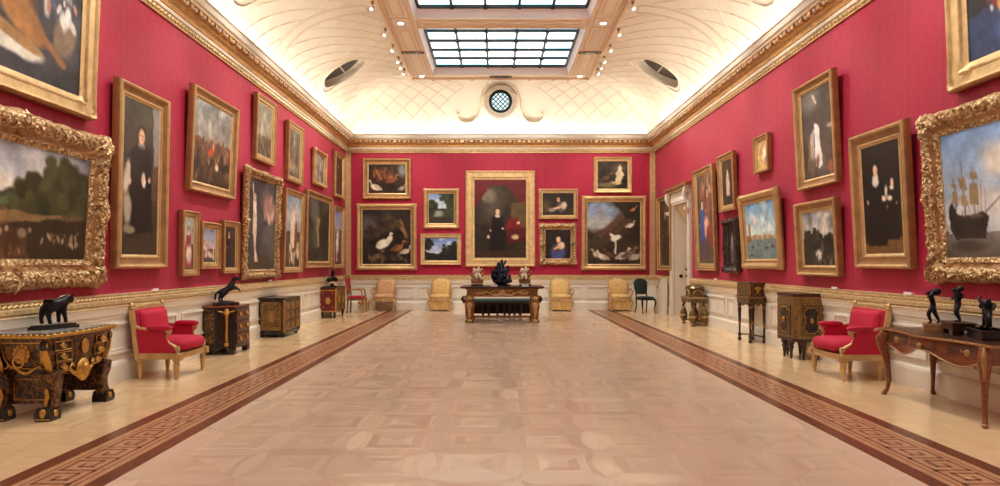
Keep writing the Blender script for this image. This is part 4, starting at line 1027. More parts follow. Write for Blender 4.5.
side_direct('right', 5.3, 7.29, 3.38, 5.04, .075, .26, 'garland', 'still life of fruit on blue cloth in a broad gold frame, above the ship', 50, prof='broad', tone='gold', style='corner')
side_direct('right', 4.75, 7.62, 1.31, 3.18, .125, .26, 'ships', 'huge seascape of a tall sailing ship under blue sky in a carved gold frame', 51, style='ornate', prof='swept', tone='gold')

# ================================================================== FURNITURE
def arc(c, r, a0, a1, n=8):
    return [(c[0]+r*math.cos(a0+(a1-a0)*i/(n-1)), c[1]+r*math.sin(a0+(a1-a0)*i/(n-1))) for i in range(n)]
def turned_leg(h, r=.035):
    return [(r*.55, 0), (r*.75, .02*h), (r*.6, .08*h), (r*.7, .12*h), (r*1.0, .62*h), (r*1.12, .74*h), (r*.8, .79*h), (r*1.25, .84*h), (r*1.25, .9*h), (r*1.1, 1*h)]

def bergere(label, loc, rz):
    """deep upholstered armchair: front towards local -y, width along x"""
    t = empty('armchair', loc, rz); tag(t, label, 'armchair', 'crimson armchairs')
    g, v = M['gold'], M['red_velvet']; w, d = .41, .27         # half sizes
    for x, y in ((-w+.03, -d+.03), (w-.03, -d+.03), (-w+.05, d-.03), (w-.05, d-.03)):
        b = MB(); b.lathe(turned_leg(.27, .036), g, (x, y, 0), 12); b.build('leg', t, smooth=50)
    b = MB()                                                        # rail, bowed at the front
    fr = [(-w, d), (-w, -d+.02)]+[(x, -d-.05*(1-(x/w)**2)) for x in np.linspace(-w, w, 11)]+[(w, -d+.02), (w, d)]
    b.prism(fr, .265, .33, g)
    fr2 = [(x*1.02, y*1.02) for x, y in fr]; b.prism(fr2, .32, .338, g); b.prism(fr2, .262, .272, g)
    for x in (-w, w):
        for z in (.29,): b.cbox((x*.93, -d+.0, z), (.09, .09, .085), g)
    b.build('seat_rail', t, bevel=.006)
    b = MB(); b.pillow((0, -.05, .43), (2*w-.11, 2*d+.05, .19), v, e=5); b.build('seat_cushion', t, smooth=180)
    b = MB(); RR = []
    for cx_, cz_, a0 in ((w-.13, .84, 0), (-w+.13, .84, 1), (-w+.13, .46, 2), (w-.13, .46, 3)): RR += [(cx_+.05*math.cos((a0+q/3)*PI/2), cz_+.04*math.sin((a0+q/3)*PI/2)) for q in range(4)]
    def bk(x, z, o): return (x, d-.01+.08*(z-.33)/.62+o, z)
    P = []
    for o in (-.05, .035):
        P.append([bk(-w+.06, .34, o), bk(w-.06, .34, o), bk(w-.05, .90, o), bk(-w+.05, .90, o)])
    b.loft(P, v); b.loft([[bk(x_*k_, .66+(z_-.66)*k_, o_) for x_, z_ in RR] for k_, o_ in ((1, -.045), (1.0, -.075), (.94, -.10), (.8, -.115))], v)
    o = b.build('backrest', t, bevel=.012, smooth=40)
    b = MB()                                                        # gilt frame of the back
    for x in (-w+.02, w-.02):
        b.tube([bk(x, .26, 0), bk(x, .6, 0), bk(x, .90, 0)], [.03, .027, .027], g, sq=True, up=(0, 1, 0))
        b.lathe([(.03, 0), (.034, .012), (.016, .025), (.03, .045), (.022, .07), (.004, .085)], g, bk(x, .91, 0), 10)
    b.tube([bk(-w+.02, .905, 0), bk(-w*.5, .925, 0), bk(0, .93, 0), bk(w*.5, .925, 0), bk(w-.02, .905, 0)], .026, g, sq=True)
    b.tube([bk(-w*.8, .94, -.01), bk(0, .955, -.01), bk(w*.8, .94, -.01)], .012, g, 6)
    b.build('back_frame', t, smooth=35)
    for s in (-1, 1):
        x = s*(w-.035)
        top = [(d+.06, .66), (d-.06, .645), (d-.2, .63), (d-.33, .63), (-d+.17, .625)]
        b = MB(); pl = [(d-.0, .335), (-d+.03, .335), (-d+.04, .40), (-d+.12, .46), (-d+.16, .55), (-d+.17, .61)]+top[::-1]
        b.prism(pl, x-.025, x+.025, v, 'yz'); b.build('arm_panel', t, bevel=.012)
        b = MB()
        b.tube([(x, d+.10, .80), (x, d+.05, .70), (x, d-.04, .655), (x, d-.2, .64), (x, -d+.24, .64), (x, -d+.14, .63), (x, -d+.12, .60), (x, -d+.17, .54), (x, -d+.14, .47), (x, -d+.05, .42), (x, -d+.01, .37), (x, -d+.02, .33)],
               [.017, .02, .021, .02, .021, .026, .024, .02, .02, .023, .028, .024], g, 8)
        b.lathe([(.03, -.028), (.03, .028)], g, (x, -d+.13, .625), 12, 'x'); b.lathe([(.027, -.028), (.027, .028)], g, (x, -d+.02, .40), 12, 'x')
        b.build('arm', t, smooth=50)
        b = MB(); b.pillow((x, -.02, .665), (.10, .34, .075), v, e=3); b.build('arm_pad', t, smooth=180)
    return t
bergere('crimson armchair with gilt frame beside the big scroll-legged commode, on the left', (-4.52, 8.93, 0), PI/2)
bergere('crimson armchair with gilt frame between octagonal cabinet and writing table, on the right', (4.53, 8.80, 0), -PI/2)

def fauteuil(label, loc, rz, fab, skirt):
    t = empty('brocade_armchair', loc, rz); tag(t, label, 'armchair', 'brocade armchairs along the far wall')
    g = M['gold']; w, d = .33, .27
    for sx in (-1, 1):
        b = MB(); b.tube([(sx*w*.92, -d, .36), (sx*(w+.03), -d-.03, .27), (sx*w*.95, -d-.01, .12), (sx*w*.95, -d-.03, .03), (sx*w*.96, -d-.05, 0)], [.035, .038, .024, .02, .026], g, 8); b.build('leg', t, smooth=60)
        b = MB(); b.tube([(sx*w*.9, d, .36), (sx*w*.9, d+.02, .15), (sx*w*.92, d+.06, 0)], [.03, .024, .022], g, 8); b.build('leg', t, smooth=60)
        b = MB(); b.tube([(sx*w*.95, d*.9, .66), (sx*(w+.05), .05, .66), (sx*(w+.07), -.12, .645), (sx*(w+.04), -.15, .58), (sx*(w+.01), -.08, .48), (sx*(w-.01), -.1, .38)], [.022, .024, .032, .026, .022, .025], g, 8); b.build('arm', t, smooth=60)
        b = MB(); b.pillow((sx*(w+.04), .03, .69), (.07, .2, .05), fab, e=3); b.build('arm_pad', t, smooth=180)
    b = MB(); pts = [(-w, d), (-w-.02, -d+.06)]+[(x, -d-.05*(1-(x/w)**2)) for x in np.linspace(-w, w, 9)]+[(w+.02, -d+.06), (w, d)]
    b.prism(pts, .30, .40, g); b.ell((0, -d-.05, .33), (.07, .02, .05), g, 10, 6); b.build('seat_rail', t, bevel=.01)
    b = MB(); b.pillow((0, -.02, .45), (2*w-.02, 2*d+.04, .16), fab, e=4); b.build('seat_cushion', t, smooth=180)
    b = MB()
    out = [(-.25, .50), (-.29, .62), (-.30, .82), (-.25, .95), (-.12, .99), (0, 1.015), (.12, .99), (.25, .95), (.30, .82), (.29, .62), (.25, .50)]
    def q(x, z, o): return (x, d-.02+.16*(z-.45)+o, z)
    b.loft([[q(x*.98, z, .03) for x, z in out], [q(x, z, 0) for x, z in out], [q(x*.9, .75+(z-.75)*.92, -.05) for x, z in out], [q(x*.7, .75+(z-.75)*.7, -.065) for x, z in out]], fab)
    b.build('backrest', t, smooth=60)
    b = MB(); b.tube([q(x, z, -.01) for x, z in out], .024, g, 8, closed=True); b.ell(q(0, 1.02, -.02), (.05, .02, .03), g, 10, 6)
    for sx in (-1, 1): b.tube([q(sx*.25, .5, 0), (sx*w*.9, d, .36)], .024, g, 8)
    b.build('back_frame', t, smooth=60)
    if skirt:
        b = MB(); n = 40; R0, R1 = [], []
        for i in range(n+1):
            x = -w+.02+(2*w-.04)*i/n; y = -d-.03*(1-(x/w)**2)+.012*math.sin(i*1.9); R0.append((x, y, .31)); R1.append((x, y-.01+.01*math.sin(i*1.9+.5), .05))
        b.loft([R0, R1], fab, cap=False, closed=False)
        for sx in (-1, 1): b.add([(sx*(w-.02), -d, .31), (sx*(w-.02), d, .31), (sx*(w-.02), d, .05), (sx*(w-.02), -d-.01, .05)], [(0, 1, 2, 3)], fab)
        b.build('skirt', t, smooth=60)
    return t
fauteuil('pink brocade gilt armchair against the far wall, under the large swan picture', (-3.66, 20.83, 0), 0, M['tapestry_pink'], False)
fauteuil('yellow brocade gilt armchair under the twilight landscape, left of the centre table', (-1.9, 20.83, 0), 0, M['tapestry'], True)
fauteuil('yellow brocade gilt armchair just right of the centre table, under the blue-skirted lady', (1.9, 20.83, 0), 0, M['tapestry'], True)
fauteuil('yellow brocade gilt armchair beside the dark green side chair', (3.77, 20.83, 0), 0, M['tapestry'], True)

# dark green side chair
t = empty('side_chair', (4.33, 19.8, 0), .3); tag(t, 'slender dark side chair with green leather back, near the doorway', 'chair')
k = M['ebony']
for sx in (-1, 1):
    b = MB(); b.tube([(sx*.2, -.2, .44), (sx*.225, -.235, .33), (sx*.2, -.21, .15), (sx*.2, -.22, .03), (sx*.205, -.245, 0)], [.03, .03, .018, .014, .02], k, 8); b.build('leg', t, smooth=60)
    b = MB(); b.tube([(sx*.18, .2, .44), (sx*.18, .21, .2), (sx*.19, .27, 0)], [.024, .02, .018], k, 8); b.build('leg', t, smooth=60)
b = MB(); b.prism([(-.2, .22), (-.24, -.2), (-.12, -.25), (.12, -.25), (.24, -.2), (.2, .22)], .40, .455, k); b.build('seat_rail', t, bevel=.01)
b = MB(); b.pillow((0, -.02, .475), (.44, .44, .07), M['dark_green'], e=4); b.build('seat', t, smooth=180)
out = [(-.17, .58), (-.2, .75), (-.215, .93), (-.12, 1.0), (0, 1.02), (.12, 1.0), (.215, .93), (.2, .75), (.17, .58)]
b = MB(); q = lambda x, z, o: (x, .2+.18*(z-.45)+o, z)
b.loft([[q(x, z, .025) for x, z in out], [q(x, z, -.02) for x, z in out], [q(x*.8, .8+(z-.8)*.85, -.04) for x, z in out]], M['dark_green']); b.build('backrest', t, smooth=50)
b = MB(); b.tube([q(x, z, 0) for x, z in out], .022, k, 8, closed=True)
for sx in (-1, 1): b.tube([(sx*.18, .2, .42), q(sx*.175, .6, 0)], .02, k, 8)
b.build('back_frame', t, smooth=60)

# small red-seated armchair at the far left corner, seen from its side
t = empty('open_armchair', (-4.38, 20.1, 0), PI/2); tag(t, 'small gilt armchair with a thin red seat in the far left corner', 'armchair')
g = M['gold_deep']
for sx in (-1, 1):
    b = MB(); b.lathe(turned_leg(.42, .026), g, (sx*.24, -.24, 0), 10); b.build('leg', t, smooth=50)
    b = MB(); b.tube([(sx*.22, .24, 0), (sx*.22, .22, .42), (sx*.22, .25, .8), (sx*.22, .30, 1.1)], .022, g, sq=True); b.build('leg', t)
    b = MB(); b.tube([(sx*.23, .24, .70), (sx*.25, 0, .71), (sx*.26, -.17, .70), (sx*.25, -.2, .66), (sx*.245, -.22, .42)], [.018, .02, .024, .02, .02], g, 8); b.build('arm', t, smooth=60)
b = MB(); b.box(-.26, .26, -.27, .26, .38, .44, g); b.build('seat_rail', t, bevel=.008)
b = MB(); b.pillow((0, 0, .47), (.5, .5, .09), M['red_velvet'], e=5); b.build('seat', t, smooth=180)
b = MB(); b.box(-.21, .21, .245, .275, .62, 1.05, M['red_velvet']); b.build('backrest', t, bevel=.01, rot=(-.0, 0, 0))
b = MB(); b.tube([(-.23, .295, 1.09), (0, .30, 1.13), (.23, .295, 1.09)], .026, g, 8); b.box(-.22, .22, .25, .28, .57, .62, g); b.build('crest_rail', t, smooth=60)
t = empty('footstool', (-4.30, 20.80, 0), PI/2); tag(t, 'low plain beige stool beside the small red-seated armchair', 'stool')
for sx in (-1, 1):
    for sy in (-1, 1):
        b = MB(); b.lathe(turned_leg(.2, .022), M['gold'], (sx*.15, sy*.13, 0), 8); b.build('leg', t, smooth=50)
b = MB(); b.pillow((0, 0, .28), (.4, .36, .18), M['tapestry_pink'], e=5); b.build('seat', t, smooth=180)

# ---- the big scroll-legged commode, front left
t = empty('commode', (-4.66, 6.78, 0), PI/2); tag(t, 'massive dark commode with scrolled legs and gilt mounts in the near left corner', 'commode')
bo, og, kw = M['kingwood'], M['bright_gold'], M['kingwood']
hw, hd = .53, .27
def serp(a, d, bow=.05, n=13):
    f = [(x, -d-bow*math.cos(PI*x/a*.5)**2-.0) for x in np.linspace(-a, a, n)]
    return f+[(a, d), (-a, d)]
b = MB(); b.prism(serp(hw+.02, hd+.015), .785, .83, M['ebony']); b.prism(serp(hw-.03, hd-.03), .83, .834, M['marble'])
top = b.build('top', t, bevel=.004)
b = MB(); P = serp(hw+.025, hd+.02); b.tube([(x, y, .808) for x, y in P], .018, og, 6, closed=True)
for i in range(len(P)):
    (x0, y0), (x1, y1) = P[i], P[(i+1) % len(P)]; L = math.hypot(x1-x0, y1-y0); n = max(1, int(L/.05))
    for j in range(n): b.ell((x0+(x1-x0)*j/n, y0+(y1-y0)*j/n, .812), (.02, .02, .022), og, 6, 4)
b.build('rim', top, smooth=60)
prof = [(.785, .98, .97), (.72, .95, .93), (.62, .90, .9), (.52, .80, .84), (.44, .76, .78), (.40, .78, .78)]
b = MB(); b.loft([[(x, y, z) for x, y in serp(hw*a, hd*c, .045)] for z, a, c in prof[::-1]], M['boulle']); b.build('body', t, smooth=35)
def fy(x, z):                                            # front surface of the body
    for (z0, a0, c0), (z1, a1, c1) in zip(prof[:-1], prof[1:]):
        if z1 <= z <= z0:
            w_ = (z-z1)/(z0-z1); return -(hd*(c1+(c0-c1)*w_))-.045*math.cos(PI*x/(hw*(a1+(a0-a1)*w_))*.5)**2
    return -hd*.8
for sx in (-1, 1):
    for i, z in enumerate((.70, .59, .485)):
        xc = sx*(.31-.028*i); w_ = .105-.008*i; b = MB()
        q = [(xc-w_, fy(xc-w_, z)-.012, z-.042), (xc+w_, fy(xc+w_, z)-.012, z-.042), (xc+w_, fy(xc+w_, z)-.012, z+.042), (xc-w_, fy(xc-w_, z)-.012, z+.042)]
        b.loft([[(x, y+.03, zz) for x, y, zz in q], q], M['ebony']); d_ = b.build('drawer', t, bevel=.005)
        b = MB(); b.tube([(x, y-.004, zz) for x, y, zz in q], .006, og, 5, closed=True)
        b.ell((xc, q[0][1]-.01, z), (.03, .02, .032), og, 10, 6); b.tube([(xc-.05, q[0][1]-.01, z+.012), (xc-.025, q[0][1]-.028, z-.018), (xc, q[0][1]-.032, z-.024), (xc+.025, q[0][1]-.028, z-.018), (xc+.05, q[0][1]-.01, z+.012)], .007, og, 6)
        b.build('handle', d_, smooth=60)
b = MB()                                                 # apron cartouche between the legs
b.ell((0, fy(0, .45)-.02, .42), (.10, .035, .12), og, 14, 8, .15, 8); b.ell((0, fy(0, .45)-.05, .43), (.045, .03, .055), og, 10, 6)
b.ell((0, fy(0, .66)-.01, .66), (.06, .02, .08), og, 12, 6, .12, 6)
for s in (-1, 1): b.tube([(s*.06, fy(.06, .45)-.02, .36), (s*.14, fy(.14, .45)-.015, .41), (s*.2, fy(.2, .5)-.015, .46), (s*.17, fy(.17, .52)-.02, .50), (s*.14, fy(.14, .5)-.02, .47)], [.022, .02, .016, .013, .01], og, 6)
b.build('cartouche', t, smooth=60)
for sx in (-1, 1):
    for sy, nm in ((-1, 'front'), (1, 'back')):
        b = MB(); X = sx*(hw-.13); Y = sy*(hd-.05)
        pts = [(X+sx*.02, Y, .46), (X-sx*.005, Y, .36), (X-sx*.02, Y+.0, .26), (X, Y-sy*-.01, .16), (X+sx*.035, Y, .09), (X+sx*.04, Y, .0)]
        b.tube(pts, [.075, .075, .058, .048, .055, .06], M['boulle'], sq=True, up=(0, 1, 0)); lg = b.build('leg', t, bevel=.012)
        b = MB(); b.loft([[(X+sx*cx_+dx*k_, Y+dy*k_, z_) for dx, dy in ((-1, -1), (1, -1), (1, 1), (-1, 1))] for z_, cx_, k_ in ((0, .045, .075), (.03, .05, .08), (.07, .05, .078), (.12, .045, .066))], M['ebony'])
        b.ell((X+sx*.12, Y, .07), (.016, .035, .05), og, 10, 6, .2, 5); b.ell((X+sx*.045, Y-.072, .065), (.035, .014, .035), og, 10, 6, .25, 5); b.ell((X+sx*.045, Y+.072, .065), (.035, .014, .035), og, 10, 6, .25, 5); b.tube([(X+sx*.05, Y-.07, .02), (X+sx*.125, Y-.07, .02), (X+sx*.125, Y+.07, .02), (X+sx*.05, Y+.07, .02)], .008, og, 5); b.tube([(X+sx*.07, Y, .30), (X+sx*.055, Y, .22), (X+sx*.085, Y, .14)], [.012, .022, .012], og, 6); b.build('foot_mount', lg, smooth=60)
    X = sx*hw                                            # masks and corner volutes on the end
    for sy in (-1, 1):
        b = MB(); cx, cy = X*.955, sy*hd*.86
        sp = [(cx+sx*.012, cy+.042*(1-t_)*math.cos(t_*9), .715+.042*(1-t_)*math.sin(t_*9)) for t_ in np.linspace(0, .85, 16)]
        b.tube(sp, [.012*(1-.6*t_) for t_ in np.linspace(0, 1, 16)], og, 6)
        b.lathe([(.046, -.024), (.05, 0), (.046, .024)], M['ebony'], (cx+sx*.004, cy, .715), 14, 'y')
        for d_ in (-.02, .0, .02): b.tube([(cx+sx*.02, cy+d_, .68), (cx-sx*.012, cy+d_*1.3, .58), (cx-sx*.062, cy+d_*.9, .48), (cx-sx*.08, cy+d_*.2, .41)], [.012, .016, .012, .005], og, 6)
        b.build('corner_volute', t, smooth=60)
    b = MB(); c = (X*.945, 0, .64); b.ell(c, (.035, .055, .065), og, 12, 8)
    for i in range(11): a = 2*PI*i/11; b.ell((c[0]-sx*.008, c[1]+.066*math.cos(a), c[2]+.075*math.sin(a)), (.02, .024, .026), og, 7, 5)
    b.ell((c[0]+sx*.035, 0, .625), (.022, .02, .022), og, 8, 6)
    for s in (-1, 1): b.ell((c[0]+sx*.026, s*.022, .658), (.014, .012, .01), og, 6, 4)
    m_ = b.build('lion_mask', t, smooth=60)
    b = MB(); b.tube([(c[0]+sx*.035, .05*math.cos(a), .565+.05*math.sin(a)) for a in np.linspace(0, 2*PI, 20)[:-1]], .009, og, 6, closed=True); b.build('ring', m_, smooth=60)
    for s in (-1, 1):
        b = MB(); b.tube([(X*.80, s*.01, .44), (X*.84, s*.04, .455), (X*.82, s*.09, .49), (X*.86, s*.15, .52), (X*.87, s*.18, .49)], [.02, .013, .014, .011, .006], og, 6); b.build('end_scroll', t, smooth=60)
    b = MB(); b.box(min(X*.60, X*.72), max(X*.60, X*.72), -hd*.74, hd*.74, .14, .42, M['boulle']); b.tube([(X*.725, -.15, .18), (X*.725, .15, .18), (X*.725, .15, .38), (X*.725, -.15, .38)], .006, og, 5, closed=True); b.build('end_panel', t, smooth=35)
    b = MB(); b.tube([(X*.955, -.19, .745), (X*.955, .19, .745), (X*.905, .175, .60), (X*.81, .15, .49), (X*.81, -.15, .49), (X*.905, -.175, .60)], .007, og, 5, closed=True); b.build('end_border', t, smooth=60)

def quadruped_bull(parent, s, mat):
    N = [(0, 0, .62, .19, .21), (.20, 0, .66, .20, .24), (.34, 0, .73, .17, .19), (.46, 0, .81, .13, .15), (.56, 0, .83, .10, .105), (.68, 0, .75, .07), (-.2, 0, .62, .18, .19), (-.32, 0, .6, .14, .16),
         (.24, .11, .44, .10), (.25, .12, .24, .06), (.26, .12, .05, .065), (.24, -.11, .44, .10), (.29, -.12, .24, .06), (.32, -.12, .05, .065),
         (-.30, .11, .44, .11), (-.35, .12, .24, .06), (-.30, .12, .05, .065), (-.27, -.11, .44, .11), (-.27, -.12, .24, .06), (-.22, -.12, .05, .065),
         (-.42, 0, .60, .025), (-.47, 0, .42, .02), (-.46, 0, .28, .03), (.55, .10, .91, .03), (.58, .15, 1.0, .014), (.55, -.10, .91, .03), (.58, -.15, 1.0, .014)]
    E = [(0, 1), (1, 2), (2, 3), (3, 4), (4, 5), (0, 6), (6, 7), (1, 8), (8, 9), (9, 10), (1, 11), (11, 12), (12, 13), (7, 14), (14, 15), (15, 16), (7, 17), (17, 18), (18, 19), (7, 20), (20, 21), (21, 22), (4, 23), (23, 24), (4, 25), (25, 26)]
    return skin('bull', [tuple(v*s for v in n) for n in N], E, mat, parent)
t = empty('bull_bronze', (-4.68, 6.78, .834), PI/2-.3); tag(t, 'dark bronze bull standing on a flat base atop the scroll-legged commode', 'statuette')
b = MB(); b.box(-.22, .22, -.085, .085, 0, .03, M['ebony']); b.box(-.20, .20, -.07, .07, .03, .045, M['bronze']); b.build('base', t, bevel=.004)
o = quadruped_bull(t, .32, M['bronze']); o.location = (0, 0, .035)

# ---- breakfront commode with the rearing horse
t = empty('commode', (-4.68, 11.17, 0), PI/2); tag(t, 'dark three-drawer commode with a gilt pilaster carrying the rearing horse', 'commode')
W_, D_ = .40, .25
out = [(-W_, D_), (-W_, 0.02), (-W_+.10, -D_), (W_-.10, -D_), (W_, -.02), (W_, D_)]
b = MB(); b.prism([(x*1.04, y*1.04) for x, y in out], .775, .80, M['walnut']); b.build('top', t, bevel=.006)
b = MB(); b.prism(out, .10, .775, M['ebony']); b.prism([(x*1.02, y*1.02) for x, y in out], .10, .15, M['ebony'])
b.build('body', t)
for z in (.655, .455, .255):
    b = MB(); b.box(-W_+.13, W_-.13, -D_-.02, -D_+.02, z-.085, z+.085, M['kingwood']); d_ = b.build('drawer', t, bevel=.006)
    for s in (-1, 1):
        b = MB(); b.ell((s*.15, -D_-.028, z), (.03, .014, .035), og, 8, 6, .1, 5); b.tube([(s*.15-.045, -D_-.03, z), (s*.15, -D_-.045, z-.035), (s*.15+.045, -D_-.03, z)], .007, og, 6); b.build('handle', d_, smooth=60)
for sx in (-1, 1):
    b = MB(); b.box(min(sx*(W_+.004), sx*(W_-.015)), max(sx*(W_+.012), sx*(W_-.015)), .06, .22, .18, .74, M['boulle']); b.build('side_panel', t)
    b = MB(); x, y = sx*(W_-.04), -.135                   # gilt pilaster on the canted corner
    b.tube([(x+sx*.015, y-.0, .70), (x+sx*.015, y, .5), (x+sx*.015, y, .22)], [.03, .018, .022], og, 8)
    for dz in (0, .025, .05): b.ell((x+sx*.015, y, .68+dz), (.055-.008*dz*40, .05-.006*dz*40, .03), og, 10, 6, .15, 6)
    b.tube([(sx*W_, .0, .72), (sx*(W_-.05), -.12, .69), (sx*(W_-.09), -.24, .72)], .012, og, 6); b.ell((x+sx*.02, y-.0, .17), (.04, .04, .04), og, 8, 6, .1, 5); b.build('pilaster_mount', t, smooth=60)
    for y_ in (-D_+.06, D_-.06):
        b = MB(); b.cbox((sx*(W_-.1), y_, .05), (.14, .1, .1), M['ebony']); b.build('foot', t, bevel=.02)
t = empty('horse_bronze', (-4.68, 11.1, .80), PI/2-.9); tag(t, 'small dark bronze of a rearing horse on the three-drawer commode', 'statuette')
b = MB(); b.box(-.19, .19, -.09, .09, 0, .045, M['ebony']); b.ell((0, 0, .045), (.15, .07, .03), M['bronze'], 10, 6); b.build('base', t, bevel=.004)
N = [(-.02, 0, .20, .05, .055), (.06, 0, .25, .052, .058), (.10, 0, .31, .04, .05), (.125, 0, .37, .032, .038), (.15, 0, .425, .036), (.195, 0, .405, .028), (.235, 0, .37, .022), (-.08, 0, .17, .052, .056),
     (.11, .035, .24, .022), (.19, .04, .27, .014), (.20, .04, .20, .013), (.11, -.035, .23, .022), (.20, -.04, .235, .014), (.22, -.04, .175, .013),
     (-.075, .035, .11, .03), (-.11, .035, .07, .016), (-.085, .035, .02, .017), (-.06, -.035, .11, .03), (-.09, -.035, .07, .016), (-.06, -.035, .02, .017),
     (-.13, 0, .19, .016), (-.17, 0, .14, .02), (-.175, 0, .05, .016), (.135, .02, .445, .009), (.135, -.02, .445, .009)]
E = [(0, 1), (1, 2), (2, 3), (3, 4), (4, 5), (5, 6), (0, 7), (1, 8), (8, 9), (9, 10), (1, 11), (11, 12), (12, 13), (7, 14), (14, 15), (15, 16), (7, 17), (17, 18), (18, 19), (7, 20), (20, 21), (21, 22), (4, 23), (4, 24)]
N = [n[:3]+tuple(r*1.0 for r in n[3:]) for n in N]; o = skin('horse', N, E, M['bronze'], t); o.location = (0, 0, .04)

def feet(t, W, D, h, mat, r=.03):
    for sx in (-1, 1):
        for sy in (-1, 1):
            b = MB(); b.lathe(turned_leg(h, r), mat, (sx*(W-.05), sy*(D-.05), 0), 10); b.build('leg', t, smooth=50)
# ---- brass-inlaid low cabinet
t = empty('cabinet', (-4.68, 13.83, 0), PI/2); tag(t, 'low dark cabinet covered in brass scroll inlay, between two commodes on the left', 'cabinet')
W_, D_ = .50, .26
b = MB(); b.box(-W_-.02, W_+.02, -D_-.03, D_, .765, .80, M['ebony']); b.build('top', t, bevel=.006)
b = MB(); b.box(-W_, W_, -D_, D_, .05, .765, M['ebony']); b.box(-W_-.01, W_+.01, -D_-.015, D_, .05, .11, M['ebony']); b.build('body', t, bevel=.004)
for sx in (-1, 1):
    b = MB(); b.box(min(sx*W_, sx*(W_+.012)), max(sx*W_, sx*(W_+.012)), -D_+.05, D_-.05, .14, .72, M['boulle_fine']); sp = b.build('side_panel', t)
    b = MB(); X = sx*(W_+.014)
    for e in (0, .035): b.tube([(X, -D_+.06+e, .16+e), (X, D_-.06-e, .16+e), (X, D_-.06-e, .70-e*.6), (X, -D_+.06+e, .70-e*.6)], .006, og, 5, closed=True)
    for a in (.35, .55): b.tube([(X, .11*math.sin(u)*(1.2-a), .43+.2*math.cos(u)*a*1.6) for u in np.linspace(0, 2*PI, 20)[:-1]], .005, M['gold_deep'], 5, closed=True)
    b.ell((X, 0, .42), (.008, .05, .11), M['gold_deep'], 10, 6, .2, 6); b.build('inlay', sp, smooth=60)
for i, x in enumerate((-.32, 0, .32)):
    for z in (.63, .43, .24):
        b = MB(); b.box(x-.145, x+.145, -D_-.025, -D_+.01, z-.085, z+.085, M['boulle_fine']); d_ = b.build('drawer', t, bevel=.006)
        b = MB(); b.ell((x, -D_-.032, z), (.03, .014, .03), og, 8, 6); b.tube([(x-.13, -D_-.028, z-.07), (x+.13, -D_-.028, z-.07), (x+.13, -D_-.028, z+.07), (x-.13, -D_-.028, z+.07)], .005, M['gold_deep'], 5, closed=True); b.build('handle', d_, smooth=60)
for sx in (-1, 1):
    b = MB(); b.box(sx*W_-.025, sx*W_+.025, -D_-.03, -D_+.02, .1, .76, M['gold_deep']); b.build('corner_mount', t, bevel=.01)
    for sy in (-1, 1): b = MB(); b.lathe([(.03, 0), (.045, .02), (.035, .055)], M['ebony'], (sx*(W_-.05), sy*(D_-.05), 0), 10); b.build('foot', t, smooth=60)
# ---- red marquetry cabinet with bust
t = empty('cabinet', (-4.72, 18.5, 0), PI/2); tag(t, 'red-brown marquetry cabinet with gilt edges near the far left corner', 'cabinet')
W_, D_ = .52, .22
b = MB(); b.box(-W_-.03, W_+.03, -D_-.03, D_, .81, .845, M['dark_wood']); b.build('top', t, bevel=.006)
b = MB(); b.box(-W_, W_, -D_, D_, .17, .81, M['redwood']); b.build('body', t, bevel=.004)
for sx in (-1, 1):
    for sy in (-1, 1): b = MB(); b.box(sx*W_-.018, sx*W_+.018, sy*D_-.018, sy*D_+.018, .16, .81, M['bright_gold']); b.build('corner_mount', t)
    b = MB(); X = sx*(W_+.006)
    b.box(X-.006, X+.006, -D_, D_, .17, .20, og); b.box(X-.006, X+.006, -D_, D_, .745, .77, og)
    b.ell((X, 0, .48), (.012, .075, .10), og, 16, 8); 
    for dy in (-.13, .13):
        for z in (.3, .68): b.ell((X, dy, z), (.01, .018, .018), og, 8, 5)
    b.build('side_mount', t, smooth=40)
for s in (-1, 1):
    b = MB(); b.box(s*.25-.23, s*.25+.23, -D_-.015, -D_+.02, .21, .74, M['boulle_fine']); d_ = b.build('door', t, bevel=.006)
    b = MB(); b.tube([(s*.25-.2, -D_-.02, .24), (s*.25+.2, -D_-.02, .24), (s*.25+.2, -D_-.02, .71), (s*.25-.2, -D_-.02, .71)], .009, og, 5, closed=True); b.ell((s*.25, -D_-.02, .48), (.08, .02, .1), og, 10, 6, .15, 6); b.build('door_mount', d_, smooth=60)
for sx in (-1, 1):
    for sy in (-1, 1): b = MB(); b.lathe(turned_leg(.18, .035), M['dark_wood'], (sx*(W_-.05), sy*(D_-.05), 0), 10); b.build('leg', t, smooth=50)
t = empty('portrait_bust', (-4.72, 18.45, .845), PI/2-.6); tag(t, 'dark bronze bust on the red marquetry cabinet', 'bust')
b = MB(); b.lathe([(.11, 0), (.115, .02), (.08, .035), (.05, .06), (.06, .09)], M['ebony'], seg=16); b.build('socle', t, smooth=50)
N = [(0, .0, .14, .10, .075), (0, 0, .22, .13, .085), (0, -.01, .29, .06, .06), (0, -.015, .34, .05, .05), (0, -.03, .41, .066, .075), (0, -.03, .46, .055, .065), (.14, 0, .20, .07), (-.14, 0, .20, .07), (0, -.10, .405, .014), (.16, .0, .14, .05), (-.16, 0, .14, .05)]
skin('head_and_shoulders', N, [(0, 1), (1, 2), (2, 3), (3, 4), (4, 5), (1, 6), (1, 7), (4, 8), (6, 9), (7, 10)], M['bronze'], t)

